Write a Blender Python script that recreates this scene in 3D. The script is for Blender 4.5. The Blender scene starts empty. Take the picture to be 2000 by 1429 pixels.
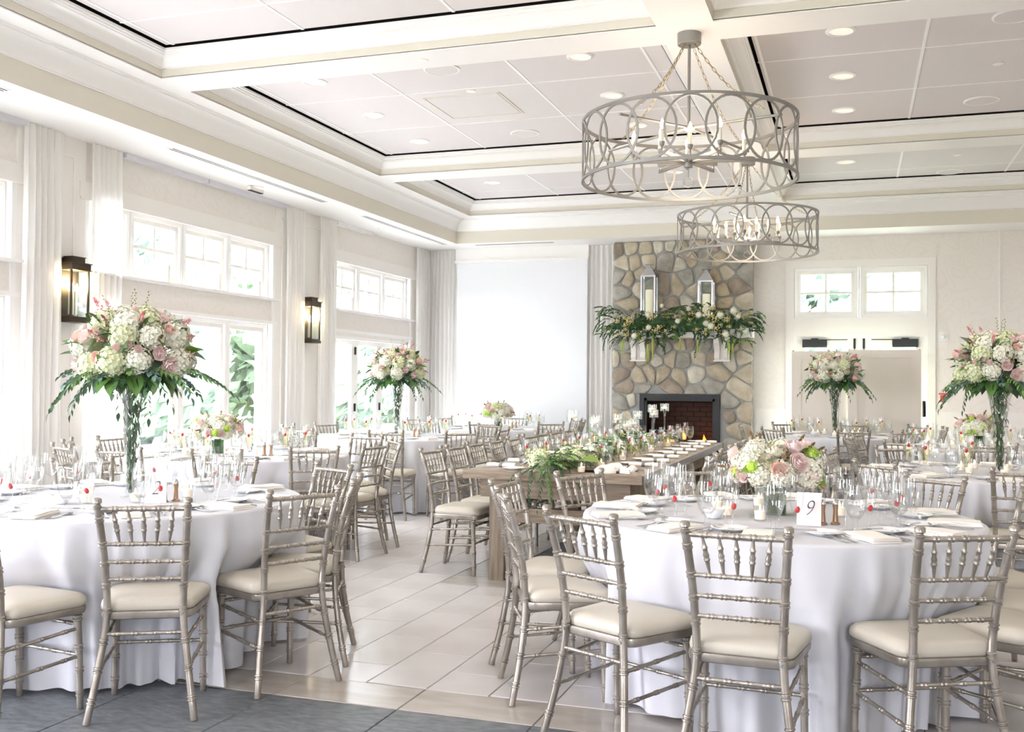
import bpy, math, random
from mathutils import Vector, Matrix, Quaternion
import numpy as np
R = math.radians; PI = math.pi
rnd = random.Random(7)
S = bpy.context.scene
COL = S.collection

# ---------------------------------------------------------------- camera
cam_d = bpy.data.cameras.new('camera'); cam = bpy.data.objects.new('camera', cam_d); COL.objects.link(cam)
yaw, pitch, roll = R(18.65182), R(1.03919), R(0.52781)
F_ = Vector((-math.sin(yaw)*math.cos(pitch), math.cos(yaw)*math.cos(pitch), math.sin(pitch)))
r_ = Vector((math.cos(yaw), math.sin(yaw), 0)); u_ = r_.cross(F_)
rr = math.cos(roll)*r_ + math.sin(roll)*u_; uu = -math.sin(roll)*r_ + math.cos(roll)*u_
cam.matrix_world = Matrix(((rr.x, uu.x, -F_.x, 0), (rr.y, uu.y, -F_.y, 0), (rr.z, uu.z, -F_.z, 1.40), (0, 0, 0, 1)))
cam_d.sensor_fit = 'HORIZONTAL'; cam_d.sensor_width = 36; cam_d.lens = 36*1984.1/2000
cam_d.clip_start = 0.05; cam_d.clip_end = 300
S.camera = cam

# ---------------------------------------------------------------- world, exposure, daylight
w = bpy.data.worlds.new('overcast'); S.world = w; w.use_nodes = True
bg = w.node_tree.nodes['Background']; bg.inputs[0].default_value = (0.955, 0.948, 1.045, 1); bg.inputs[1].default_value = 12
S.view_settings.view_transform = 'Standard'; S.view_settings.look = 'None'
S.view_settings.exposure = 1.52; S.view_settings.gamma = 1.0; S.view_settings.use_curve_mapping = False
S.cycles.max_bounces = 10; S.cycles.diffuse_bounces = 5; S.cycles.glossy_bounces = 4
S.cycles.transparent_max_bounces = 24; S.cycles.transmission_bounces = 6
S.cycles.caustics_reflective = False; S.cycles.caustics_refractive = False
S.cycles.sample_clamp_indirect = 6.0
S.cycles.use_denoising = True
def portal(loc, rot, sx, sy):
    l = bpy.data.lights.new('window_portal', 'AREA'); l.shape = 'RECTANGLE'; l.size = sx; l.size_y = sy
    l.cycles.is_portal = True
    o = bpy.data.objects.new('window_portal', l); COL.objects.link(o); o.location = loc; o.rotation_euler = rot
for y0, y1, z0 in ((-0.47, 2.63, .67), (3.52, 6.61, .67), (7.5, 10.59, .67), (12.1, 14.55, .0)):
    portal((-6.9, (y0+y1)/2, (z0+3.05)/2), (0, -PI/2, 0), 3.05-z0, y1-y0)
for x_ in (-4.1, 1.4): portal((x_, -3.3, 2.0), (PI/2, 0, 0), 1.5, 1.6)

# ---------------------------------------------------------------- materials
def lin(c): return tuple(((x/255)/12.92 if x/255 <= .04045 else ((x/255+.055)/1.055)**2.4) for x in c)
MATS = {}
def mat(name, rgb, rough=.5, metal=0., spec=.5, sub=0, emis=None, es=0, trans=0, noise=None, bump=None, coat=0, alpha=1):
    m = bpy.data.materials.new(name); m.use_nodes = True; nt = m.node_tree; b = nt.nodes['Principled BSDF']
    c = lin(rgb) + (1,)
    b.inputs['Base Color'].default_value = c; b.inputs['Roughness'].default_value = rough; b.inputs['Metallic'].default_value = metal
    b.inputs['Specular IOR Level'].default_value = spec
    if coat: b.inputs['Coat Weight'].default_value = coat; b.inputs['Coat Roughness'].default_value = .15
    if sub: b.inputs['Subsurface Weight'].default_value = sub; b.inputs['Subsurface Radius'].default_value = (.02, .015, .01)
    if emis: b.inputs['Emission Color'].default_value = lin(emis)+(1,); b.inputs['Emission Strength'].default_value = es
    if trans: b.inputs['Transmission Weight'].default_value = trans
    tc = nt.nodes.new('ShaderNodeTexCoord')
    if noise:   # (scale, other rgb, detail, stretch)
        sc, rgb2, det = noise[0], noise[1], noise[2]; st = noise[3] if len(noise) > 3 else (1, 1, 1)
        mp = nt.nodes.new('ShaderNodeMapping'); mp.inputs['Scale'].default_value = st
        n = nt.nodes.new('ShaderNodeTexNoise'); n.inputs['Scale'].default_value = sc; n.inputs['Detail'].default_value = det
        rp = nt.nodes.new('ShaderNodeMapRange'); rp.inputs[1].default_value = .35; rp.inputs[2].default_value = .65
        mx = nt.nodes.new('ShaderNodeMix'); mx.data_type = 'RGBA'
        mx.inputs['A'].default_value = c; mx.inputs['B'].default_value = lin(rgb2)+(1,)
        L = nt.links.new
        L(tc.outputs['Object'], mp.inputs[0]); L(mp.outputs[0], n.inputs['Vector']); L(n.outputs['Fac'], rp.inputs[0]); L(rp.outputs[0], mx.inputs['Factor']); L(mx.outputs['Result'], b.inputs['Base Color'])
    if bump:    # (scale, strength, distance)
        n = nt.nodes.new('ShaderNodeTexNoise'); n.inputs['Scale'].default_value = bump[0]; n.inputs['Detail'].default_value = 4
        if len(bump) > 3:
            mp = nt.nodes.new('ShaderNodeMapping'); mp.inputs['Scale'].default_value = bump[3]; nt.links.new(tc.outputs['Object'], mp.inputs[0]); nt.links.new(mp.outputs[0], n.inputs['Vector'])
        else: nt.links.new(tc.outputs['Object'], n.inputs['Vector'])
        bp = nt.nodes.new('ShaderNodeBump'); bp.inputs['Strength'].default_value = bump[1]; bp.inputs['Distance'].default_value = bump[2]
        nt.links.new(n.outputs['Fac'], bp.inputs['Height']); nt.links.new(bp.outputs[0], b.inputs['Normal'])
    MATS[name] = m; return m
def glass(name, tint=(1, 1, 1), edge=(.82, .84, .86), gl=1):
    m = bpy.data.materials.new(name); m.use_nodes = True; nt = m.node_tree; nt.nodes.clear(); N = nt.nodes.new; L = nt.links.new
    out = N('ShaderNodeOutputMaterial'); tr = N('ShaderNodeBsdfTransparent'); g = N('ShaderNodeBsdfGlossy'); g.inputs['Roughness'].default_value = .03
    g.inputs['Color'].default_value = (gl, gl, gl, 1)
    lw = N('ShaderNodeLayerWeight'); lw.inputs['Blend'].default_value = .28
    mc = N('ShaderNodeMix'); mc.data_type = 'RGBA'; mc.inputs['A'].default_value = tint+(1,); mc.inputs['B'].default_value = edge+(1,)
    L(lw.outputs['Facing'], mc.inputs['Factor']); L(mc.outputs['Result'], tr.inputs['Color'])
    mr = N('ShaderNodeMapRange'); mr.inputs[1].default_value = 0; mr.inputs[2].default_value = 1; mr.inputs[3].default_value = .035; mr.inputs[4].default_value = .38
    L(lw.outputs['Facing'], mr.inputs[0])
    mx = N('ShaderNodeMixShader'); L(mr.outputs[0], mx.inputs[0]); L(tr.outputs[0], mx.inputs[1]); L(g.outputs[0], mx.inputs[2]); L(mx.outputs[0], out.inputs[0])
    MATS[name] = m; return m
def fabric(name, rgb, tl=.45, tp=.0, bump=None):
    m = bpy.data.materials.new(name); m.use_nodes = True; nt = m.node_tree; nt.nodes.clear(); N = nt.nodes.new; L = nt.links.new
    out = N('ShaderNodeOutputMaterial'); d = N('ShaderNodeBsdfDiffuse'); t = N('ShaderNodeBsdfTranslucent'); c = lin(rgb)+(1,)
    d.inputs[0].default_value = c; t.inputs[0].default_value = c
    mx = N('ShaderNodeMixShader'); mx.inputs[0].default_value = tl; L(d.outputs[0], mx.inputs[1]); L(t.outputs[0], mx.inputs[2])
    last = mx
    if tp:
        tr = N('ShaderNodeBsdfTransparent'); m2 = N('ShaderNodeMixShader'); m2.inputs[0].default_value = tp
        L(mx.outputs[0], m2.inputs[1]); L(tr.outputs[0], m2.inputs[2]); last = m2
    if bump:
        tc = N('ShaderNodeTexCoord'); mp = N('ShaderNodeMapping'); mp.inputs['Scale'].default_value = bump[3]
        n = N('ShaderNodeTexNoise'); n.inputs['Scale'].default_value = bump[0]; bp = N('ShaderNodeBump'); bp.inputs['Strength'].default_value = bump[1]; bp.inputs['Distance'].default_value = bump[2]
        L(tc.outputs['Object'], mp.inputs[0]); L(mp.outputs[0], n.inputs['Vector']); L(n.outputs['Fac'], bp.inputs['Height']); L(bp.outputs[0], d.inputs['Normal'])
    L(last.outputs[0], out.inputs[0]); MATS[name] = m; return m

mat('trim', (243, 241, 239), .45); mat('ceiling_paint', (244, 241, 238), .6); mat('fascia', (225, 219, 206), .6)
mat('panel', (222, 216, 215), .8, bump=(220, .15, .002)); mat('tbar', (246, 244, 243), .5); mat('void', (26, 26, 24), .9)
mat('pillar_paint', (240, 236, 231), .6)
mat('door_paint', (236, 233, 226), .45)
mat('screen_beige', (224, 217, 206), .6); mat('black_metal', (38, 39, 41), .45, .3)
mat('silver_paint', (176, 169, 159), .3, .62, noise=(9, (148, 141, 131), 4)); mat('vinyl', (192, 186, 172), .38, bump=(14, .1, .004))
mat('floor_tile', (206, 203, 203), .2, noise=(2.2, (196, 192, 190), 6), bump=(60, .03, .002))
mat('floor_tan', (176, 169, 162), .18, noise=(3, (162, 154, 145), 6, (1, 4, 1)))
mat('slate', (116, 120, 124), .42, noise=(14, (84, 89, 94), 8, (1, 2.5, 1)), bump=(26, .35, .006, (1, 3, 1)))
mat('grout', (120, 114, 108), .8)
mat('wood_leg', (156, 142, 125), .6, noise=(7, (122, 108, 92), 8, (6, 6, .5)))
mat('wood', (168, 152, 134), .5, noise=(7, (136, 120, 103), 8, (6, .5, 6)), bump=(30, .3, .002, (6, .4, 6)))
mat('wood_edge_sheen', (158, 156, 158), .3, .1, noise=(7, (130, 128, 128), 8, (6, .5, 6)))  # edge wood with the grey sheen of the sky put into its colour
mat('wood_dark', (148, 132, 113), .6, noise=(7, (114, 99, 82), 8, (.7, 1, 7)))
mat('steel', (205, 205, 208), .16, 1.0); mat('pewter', (146, 144, 141), .4, .5); mat('chain', (168, 150, 112), .35, .8)
mat('bronze', (78, 68, 58), .42, .7); mat('copper', (170, 140, 116), .3, .8)
mat('china', (240, 241, 242), .18, coat=.4); mat('napkin', (240, 236, 228), .85); mat('ribbon', (128, 130, 128), .7)
mat('card', (232, 222, 218), .7); mat('card_white', (236, 236, 240), .7); mat('ink', (58, 58, 74), .6)
mat('wax_glow', (250, 244, 232), .5, sub=.4, emis=(255, 226, 180), es=.12); mat('wax_plain', (248, 246, 240), .5)  # first wax has a faint candlelight glow put in as emission
mat('flame', (255, 214, 140), .5, emis=(255, 206, 128), es=9); mat('bulb', (255, 236, 205), .4, emis=(255, 220, 170), es=6)
mat('candle_sleeve', (246, 238, 220), .5)
mat('can_white', (244, 242, 238), .4); mat('can_inner', (244, 240, 234), .3, emis=(255, 236, 214), es=.12); mat('plastic', (236, 234, 230), .4); mat('red_plastic', (206, 84, 66), .4)
mat('lavender', (222, 221, 228), .4, .1)
mat('mortar', (160, 161, 160), .9, bump=(40, .5, .01))
for i, (a, b) in enumerate((((196, 184, 162), (168, 156, 134)), ((178, 175, 164), (150, 146, 136)), ((210, 200, 180), (182, 172, 150)), ((198, 182, 154), (170, 154, 128)), ((172, 158, 142), (142, 130, 116)), ((216, 210, 196), (186, 180, 166)))):
    mat('stone%d' % i, a, .85, noise=(6, b, 9), bump=(22, .6, .02))
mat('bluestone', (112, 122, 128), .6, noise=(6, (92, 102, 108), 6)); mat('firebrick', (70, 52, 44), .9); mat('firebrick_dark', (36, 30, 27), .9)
mat('log', (42, 34, 30), .9, bump=(30, .6, .01)); mat('fire', (255, 140, 40), .5, emis=(255, 110, 24), es=2.2)
mat('hyd', (226, 226, 208), .7, sub=.1); mat('hyd_green', (214, 220, 180), .7, sub=.1); mat('hyd_core', (206, 214, 176), .8)
mat('viburnum', (176, 208, 78), .7); mat('rose_pink', (243, 222, 217), .6, sub=.15); mat('rose_peach', (243, 210, 197), .6, sub=.15); mat('peony', (232, 228, 206), .6, sub=.15)
mat('astilbe', (224, 148, 152), .8); mat('sepal', (122, 140, 84), .7); mat('brown_sprig', (140, 112, 76), .8)
mat('leaf_dark', (62, 92, 58), .4); mat('leaf', (96, 134, 68), .4); mat('leaf_blue', (88, 118, 108), .55); mat('leaf_bright', (122, 152, 58), .4); mat('amaranth', (170, 184, 96), .7)
mat('berry', (222, 206, 150), .6); mat('raspberry', (196, 34, 40), .45)
fabric('tree_leaf', (160, 176, 163), .4); fabric('tree_leaf2', (172, 186, 164), .4); mat('bark', (110, 98, 88), .9); mat('lawn', (176, 184, 164), .9, noise=(2, (160, 172, 148), 6)); mat('bounce_pale', (206, 202, 202), .9)
glass('glass'); glass('pane', (.97, 1, .99), (.8, .86, .86), .6); glass('water', (.97, .98, .98), (.78, .81, .82)); glass('champagne', (.98, .96, .82), (.86, .82, .62)); glass('green_glass', (.52, .68, .56), (.25, .38, .30))
fabric('sheer', (255, 254, 252), .4, .14, (30, .2, .004, (.6, .6, 14)))
fabric('linen', (219, 220, 225), .10, 0, (240, .12, .001, (1, 1, 1)))
fabric('screen_fabric', (240, 241, 245), .05)
# wallpaper: pale cream with a faint tone-on-tone damask
def wallpaper():
    m = mat('wallpaper', (228, 221, 210), .7); nt = m.node_tree; N = nt.nodes.new; L = nt.links.new; b = nt.nodes['Principled BSDF']
    tc = N('ShaderNodeTexCoord'); v = N('ShaderNodeTexVoronoi'); v.feature = 'SMOOTH_F1'; v.inputs['Scale'].default_value = 5
    ns = N('ShaderNodeTexNoise'); ns.inputs['Scale'].default_value = 5; ad = N('ShaderNodeMix'); ad.data_type = 'RGBA'; ad.blend_type = 'ADD'; ad.inputs['Factor'].default_value = .12
    L(tc.outputs['Object'], ad.inputs['A']); L(ns.outputs['Color'], ad.inputs['B']); L(tc.outputs['Object'], ns.inputs['Vector']); L(ad.outputs['Result'], v.inputs['Vector'])
    s = N('ShaderNodeMath'); s.operation = 'MULTIPLY'; s.inputs[1].default_value = 36; L(v.outputs['Distance'], s.inputs[0])
    sn = N('ShaderNodeMath'); sn.operation = 'SINE'; L(s.outputs[0], sn.inputs[0])
    mr = N('ShaderNodeMapRange'); mr.inputs[1].default_value = .2; mr.inputs[2].default_value = .9; L(sn.outputs[0], mr.inputs[0])
    mx = N('ShaderNodeMix'); mx.data_type = 'RGBA'; mx.inputs['A'].default_value = lin((235, 229, 223))+(1,); mx.inputs['B'].default_value = lin((232, 226, 218))+(1,)
    L(mr.outputs[0], mx.inputs['Factor']); L(mx.outputs['Result'], b.inputs['Base Color'])
wallpaper()
M = MATS

# ---------------------------------------------------------------- mesh helpers
class MB:
    def __init__(s): s.v = []; s.f = []
    def add(s, vs, fs):
        n = len(s.v); s.v += [tuple(p) for p in vs]; s.f += [tuple(i+n for i in f) for f in fs]; return s
    def box(s, x0, x1, y0, y1, z0, z1):
        return s.add([(x0,y0,z0),(x1,y0,z0),(x1,y1,z0),(x0,y1,z0),(x0,y0,z1),(x1,y0,z1),(x1,y1,z1),(x0,y1,z1)],
                     [(0,3,2,1),(4,5,6,7),(0,1,5,4),(1,2,6,5),(2,3,7,6),(3,0,4,7)])
    def tube(s, pts, rad, seg=8, cap=True, flat=None):
        pts = [Vector(p) for p in pts]; n = len(pts); rad = rad if isinstance(rad, (list, tuple)) else [rad]*n
        vs = []; fs = []; prev = None
        for i in range(n):
            t = (pts[min(i+1, n-1)]-pts[max(i-1, 0)])
            if t.length < 1e-9: t = Vector((0, 0, 1))
            t.normalize()
            if prev is None: a = t.orthogonal().normalized() if abs(t.z) < .99 else Vector((1, 0, 0))
            else:
                a = prev - t*prev.dot(t); a.normalize()
            prev = a; b = t.cross(a)
            for k in range(seg):
                th = 2*PI*k/seg; vs.append(pts[i] + (a*math.cos(th)+b*math.sin(th))*rad[i])
        for i in range(n-1):
            for k in range(seg): fs.append((i*seg+k, i*seg+(k+1) % seg, (i+1)*seg+(k+1) % seg, (i+1)*seg+k))
        if cap: fs.append(tuple(range(seg-1, -1, -1))); fs.append(tuple((n-1)*seg+k for k in range(seg)))
        return s.add(vs, fs)
    def lathe(s, prof, seg=16, c=(0, 0, 0), caps=True):
        vs = []; fs = []; n = len(prof)
        for r, z in prof:
            for k in range(seg):
                th = 2*PI*k/seg; vs.append((c[0]+r*math.cos(th), c[1]+r*math.sin(th), c[2]+z))
        for i in range(n-1):
            for k in range(seg): fs.append((i*seg+k, i*seg+(k+1) % seg, (i+1)*seg+(k+1) % seg, (i+1)*seg+k))
        if caps:
            if prof[0][0] > 1e-5: fs.append(tuple(range(seg-1, -1, -1)))
            if prof[-1][0] > 1e-5: fs.append(tuple((n-1)*seg+k for k in range(seg)))
        return s.add(vs, fs)
    def xf(s, m):
        s.v = [tuple(m @ Vector(p)) for p in s.v]; return s
    def mesh(s, name, m, sharp=.65):
        me = bpy.data.meshes.new(name); me.from_pydata(s.v, [], s.f); me.materials.append(M[m] if isinstance(m, str) else m)
        me.shade_smooth(); me.set_sharp_from_angle(angle=sharp); me.update(); return me
    def build(s, name, m, parent=None, loc=None, rot=None, sharp=.65):
        return obj(name, s.mesh(name, m, sharp), parent, loc, rot)
def obj(name, me, parent=None, loc=None, rot=None, scl=None):
    o = bpy.data.objects.new(name, me); COL.objects.link(o)
    if parent: o.parent = parent
    if loc: o.location = loc
    if rot: o.rotation_euler = rot
    if scl: o.scale = (scl, scl, scl) if isinstance(scl, (int, float)) else scl
    return o
def tag(o, label, cat, group=None):
    o['label'] = label; o['category'] = cat
    if group: o['group'] = group
    return o
def thing(name, label, cat, loc=(0, 0, 0), rz=0, group=None):
    return tag(obj(name, None, None, loc, (0, 0, rz)), label, cat, group)
def struct(o): o['kind'] = 'structure'; return o
KIDS = {}
def snapshot(root): return (root, [(c, [g for g in BYP.get(c, [])]) for c in BYP.get(root, [])])
BYP = {}
_obj = obj
def obj(name, me, parent=None, loc=None, rot=None, scl=None):
    o = _obj(name, me, parent, loc, rot, scl)
    if parent: BYP.setdefault(parent, []).append(o)
    return o
def dup(root, loc, rz=0, label=None, group=None, scl=None):
    n = root.copy(); COL.objects.link(n); n.location = loc; n.rotation_euler = (0, 0, rz)
    if scl: n.scale = (scl, scl, scl)
    if label: n['label'] = label
    if group: n['group'] = group
    for c in BYP.get(root, []):
        d = c.copy(); COL.objects.link(d); d.parent = n
        for g in BYP.get(c, []):
            e = g.copy(); COL.objects.link(e); e.parent = d
    return n
class Proto:      # the first placement uses the prototype itself, the others are copies
    def __init__(s, root): s.root = root; s.used = False
    def put(s, loc, rz=0, label=None, group=None, scl=None):
        if not s.used:
            s.used = True; s.pending = (loc, rz, label, group, scl); s.list = []
        s.list.append((loc, rz, label, group, scl))
    def flush(s):
        if not s.used: return
        for a in s.list[1:]: dup(s.root, *a)
        loc, rz, label, group, scl = s.list[0]; r = s.root; r.location = loc; r.rotation_euler = (0, 0, rz)
        if scl: r.scale = (scl, scl, scl)
        if label: r['label'] = label
        if group: r['group'] = group
def cells(u0, u1, z0, z1, holes):
    us = sorted({u0, u1, *[h[0] for h in holes], *[h[1] for h in holes]}); us = [u for u in us if u0 <= u <= u1]
    out = []
    for a, b in zip(us, us[1:]):
        m = (a+b)/2; zs = z0
        for h in sorted([h for h in holes if h[0] < m < h[1]], key=lambda h: h[2]):
            if h[2] > zs: out.append((a, b, zs, h[2]))
            zs = h[3]
        if zs < z1: out.append((a, b, zs, z1))
    return out
def ring_profile(rect, prof):
    x0, x1, y0, y1 = rect; m = MB(); vs = []
    for d, z in prof: vs += [(x0+d, y0+d, z), (x1-d, y0+d, z), (x1-d, y1-d, z), (x0+d, y1-d, z)]
    fs = []
    for i in range(len(prof)-1):
        for k in range(4): fs.append((i*4+k, i*4+(k+1) % 4, (i+1)*4+(k+1) % 4, (i+1)*4+k))
    return m.add(vs, fs)
# ---------------------------------------------------------------- the room
XL, XR, YB, YF, ZS = -6.62, 4.36, 15.30, -3.1, 3.56
# floor: grout bed, then tiles
FL = struct(MB().box(XL, XR, YF, YB, -.12, -.006).build('floor', 'grout'))
tiles = []   # (x0,x1,y0,y1,material)
def tile(x0, x1, y0, y1, m):
    x0 = max(x0, XL); x1 = min(x1, XR); y0 = max(y0, YF); y1 = min(y1, YB)
    if x1-x0 > .02 and y1-y0 > .02: tiles.append((x0, x1, y0, y1, m))
g = .0022
i = -20
for i in range(-20, 24):                                   # light tiles in running bond
    x0 = -2.165+i*.305; off = 4.903 if i % 2 == 0 else 5.19
    for k in range(-20, 24):
        y0 = off+.575*k; y1 = y0+.575
        if y1 < 4.315+.01: continue
        y0 = max(y0, 4.315)
        if x0 > -2.79 and x0 < 1.0 and y1 > 6.64 and y0 < 12.6:    # inlaid field under the farm table
            if y0 < 6.64: tile(x0, x0+.305, y0, 6.64, 'floor_tile')
            if y1 > 12.6: tile(x0, x0+.305, 12.6, y1, 'floor_tile')
            continue
        tile(x0, x0+.305, y0, y1, 'floor_tile')
for k in range(-8, 12):                                    # tan border and slate field
    tile(-1.86+.61*k, -1.25+.61*k, 4.01, 4.315, 'floor_tan')
    for j in range(0, 9):
        tile(-1.86+.61*k, -1.25+.61*k, 4.01-.915*(j+1), 4.01-.915*j, 'slate')
for k in range(0, 7): tile(-2.775+.61*k, -2.165+.61*k, 6.64, 6.945, 'floor_tan')
for k in range(0, 10): tile(-2.775, -2.47, 6.945+.575*k, min(6.945+.575*(k+1), 12.6), 'floor_tan')
for a in range(0, 6):
    for k in range(0, 10):
        if 6.945+.61*k < 12.6: tile(-2.47+.61*a, min(-1.86+.61*a, 1.19), 6.945+.61*k, min(6.945+.61*(k+1), 12.6), 'slate')
def vis(t):
    x, y = (t[0]+t[1])/2, (t[2]+t[3])/2; d = Vector((x, y, -1.4)); zc = d.dot(F_)
    if zc < 2: return 1e9
    px = d.dot(rr)/zc; py = d.dot(uu)/zc
    if abs(px) > .56 or py < -.40: return 1e9
    hidden = (x+3.63)**2+(y-4.38)**2 < .6 or (x+.35)**2+(y-4.97)**2 < .65
    return zc + (4 if hidden else 0) + (3 if (x < -5 or x > .6) else 0)
tiles.sort(key=vis)
cache = {}
rest = {}
for n_, t in enumerate(tiles):
    x0, x1, y0, y1, m = t
    if n_ < 290 and vis(t) < 1e8:
        key = (round(x1-x0, 3), round(y1-y0, 3), m)
        if key not in cache:
            a, b = (x1-x0)/2-g, (y1-y0)/2-g; c = .003
            mb = MB().add([(-a,-b,-.02),(a,-b,-.02),(a,b,-.02),(-a,b,-.02),(-a,-b,-c),(a,-b,-c),(a,b,-c),(-a,b,-c),(-a+c,-b+c,0),(a-c,-b+c,0),(a-c,b-c,0),(-a+c,b-c,0)],
                [(0,1,5,4),(1,2,6,5),(2,3,7,6),(3,0,4,7),(4,5,9,8),(5,6,10,9),(6,7,11,10),(7,4,8,11),(8,9,10,11)])
            cache[key] = mb.mesh('tile', m, .3)
        obj('tile', cache[key], FL, ((x0+x1)/2, (y0+y1)/2, 0))
    else:
        mb = rest.setdefault(m, MB()); mb.box(x0+g, x1-g, y0+g, y1-g, -.02, 0)
for m, mb in rest.items():
    o = mb.build('tile_field', m, FL); o['kind'] = 'stuff'

# left wall with its window bays
bays = [(-.47, 2.63, .67, 2.09), (3.52, 6.61, .67, 2.09), (7.50, 10.59, .67, 2.09), (12.10, 14.55, 0, 2.04)]
holes = []
for y0, y1, z0, z1 in bays: holes += [(y0, y1, z0, z1), (y0, y1, 2.39, 3.05)]
mb = MB()
for a, b, z0, z1 in cells(YF, YB+.2, -.1, 4.3, holes): mb.box(XL-.22, XL, a, b, z0, z1)
WL = struct(mb.build('wall_left', 'wallpaper', sharp=.3))
# back wall with the door opening and transom windows above it
holes = [(-.84, .96, 0, 2.135), (-.84, .96, 2.40, 3.125), (-3.045, -1.855, .34, 1.37)]
mb = MB()
for a, b, z0, z1 in cells(XL, XR+.2, -.1, 4.3, holes): mb.box(a, b, YB, YB+.2, z0, z1)
WB = struct(mb.build('wall_back', 'wallpaper', sharp=.3))
struct(MB().box(XR, XR+.2, YF-.2, YB, -.1, 4.3).build('wall_right', 'wallpaper', sharp=.3))
mb = MB()
for a, b, z0, z1 in cells(XL, XR+.2, -.1, 4.3, [(-4.9, -3.5, 1.2, 2.8), (.8, 2.2, 1.2, 2.8)]): mb.box(a, b, YF-.2, YF, z0, z1)
struct(mb.build('wall_front', 'wallpaper', sharp=.3))

# ceiling: soffit ring, fascia, cove, beams, coffers with panels
mb = MB()
for a, b, c, d in cells(XL, XR, YF, YB, [(-5.83, 3.57, -2.3, 14.53)]): mb.box(a, b, c, d, ZS, ZS+.1)
CE = struct(mb.build('ceiling', 'ceiling_paint', sharp=.3))
outer = (-5.83, 3.57, -2.3, 14.53)
def tpart(name, mb, m): return mb.build(name, m, CE, sharp=.5)
tpart('fascia_board', ring_profile(outer, [(.003, 3.558), (.003, 3.742)]), 'fascia')
cove = [(-.0, 3.742), (.018, 3.742), (.018, 3.752), (.028, 3.757), (.033, 3.775), (.045, 3.80), (.065, 3.83), (.09, 3.858), (.12, 3.88), (.145, 3.892), (.145, 3.902), (.158, 3.906), (.162, 3.913), (.17, 3.92)]
tpart('cove_molding', ring_profile(outer, cove), 'trim')
TX = [(-5.49, -1.33), (-.935, 3.225)]; TY = [(-.83, 2.92), (3.32, 7.05), (7.43, 11.16), (11.555, 14.20)]
mb = MB()
for a, b, c, d in cells(-5.67, 3.41, -2.15, 14.37, [(x0, x1, y0, y1) for x0, x1 in TX for y0, y1 in TY]): mb.box(a, b, c, d, 3.92, 3.935)
tpart('ceiling_beam', mb, 'ceiling_paint')
struct(MB().box(XL-.2, XR+.2, YF-.2, YB+.2, 4.30, 4.4).build('roof_deck', 'void'))
crown = [(.0, 3.996), (.014, 3.996), (.014, 4.004), (.024, 4.008), (.03, 4.02), (.045, 4.045), (.065, 4.064), (.09, 4.078), (.10, 4.08), (.10, 4.088), (.115, 4.092), (.118, 4.104), (.132, 4.107), (.134, 4.126), (.09, 4.126)]
pm = {}
for x0, x1 in TX:
    for j, (y0, y1) in enumerate(TY):
        r = (x0, x1, y0, y1)
        tpart('coffer_side', ring_profile(r, [(0, 3.93), (0, 3.996)]), 'fascia')
        tpart('crown_molding', ring_profile(r, crown), 'trim')
        tpart('shadow_gap', ring_profile(r, [(.06, 4.11), (.06, 4.25)]), 'void')
        tb = MB()
        cy = {0: [-.7, .1, 1.29, 2.79], 1: [3.45, 3.97, 5.17, 6.36, 6.905], 2: [7.575, 8.76, 9.935, 11.015], 3: [11.70, 12.36, 13.55, 14.055]}[j]
        xa = x0+.15; xb = x1-.15
        cx = [xa, xa+.075, x0+1.42, x0+2.68, x1-.32 if x0 < -3 else x1-.32, xb]
        if x0 > -3: cx = [xa, x0+.19, x0+1.45, x0+2.72, x1-.20, xb]
        for a, b in zip(cx, cx[1:]):
            for c, d in zip(cy, cy[1:]):
                key = (round(b-a, 2), round(d-c, 2))
                if key not in pm: pm[key] = MB().box(-(b-a)/2+.008, (b-a)/2-.008, -(d-c)/2+.008, (d-c)/2-.008, 0, .02).mesh('ceiling_panel', 'panel', .3)
                obj('ceiling_panel', pm[key], CE, ((a+b)/2, (c+d)/2, 4.142))
        for a in cx[1:-1]: tb.box(a-.012, a+.012, cy[0], cy[-1], 4.138, 4.15)
        for c in cy[1:-1]: tb.box(cx[0], cx[-1], c-.009, c+.009, 4.139, 4.15)
        tpart('grid_bar', tb, 'tbar')
# slot diffusers in the soffit
sd = MB()
def slot(x0, x1, y0, y1, n):
    t = thing('slot_diffuser', n, 'vent', ((x0+x1)/2, (y0+y1)/2, ZS))
    a, b = (x1-x0)/2, (y1-y0)/2
    MB().box(-a, a, -b, b, -.006, 0).build('frame', 'ceiling_paint', t)
    if b > a:
        for dx in (-.018, .018): MB().box(dx-.007, dx+.007, -b+.02, b-.02, -.0075, -.006).build('slot', 'void', t)
    else:
        for dy in (-.018, .018): MB().box(-a+.02, a-.02, dy-.007, dy+.007, -.0075, -.006).build('slot', 'void', t)
slot(-6.05, -5.97, 7.85, 10.75, 'long white slot air diffuser in soffit above the middle window bay')
slot(-6.06, -5.98, 11.78, 14.55, 'long white slot air diffuser in soffit before the left back corner')
slot(-6.05, -5.97, 3.1, 5.95, 'slot air diffuser cut by the left picture edge')
slot(-5.6, -4.3, 14.68, 14.75, 'thin slot air diffuser in soffit above the white screen')
t = thing('exit_light', 'small white ceiling fixture with dark slot above the middle windows', 'fixture', (-6.3, 9.72, ZS))
MB().lathe([(.09, 0), (.09, -.012), (.075, -.022)], 20).build('base', 'ceiling_paint', t)
MB().box(-.02, .02, -.13, .13, -.05, -.012).build('housing', 'ceiling_paint', t)
MB().box(-.022, .022, -.12, .12, -.058, -.05).build('slot', 'black_metal', t)
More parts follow.
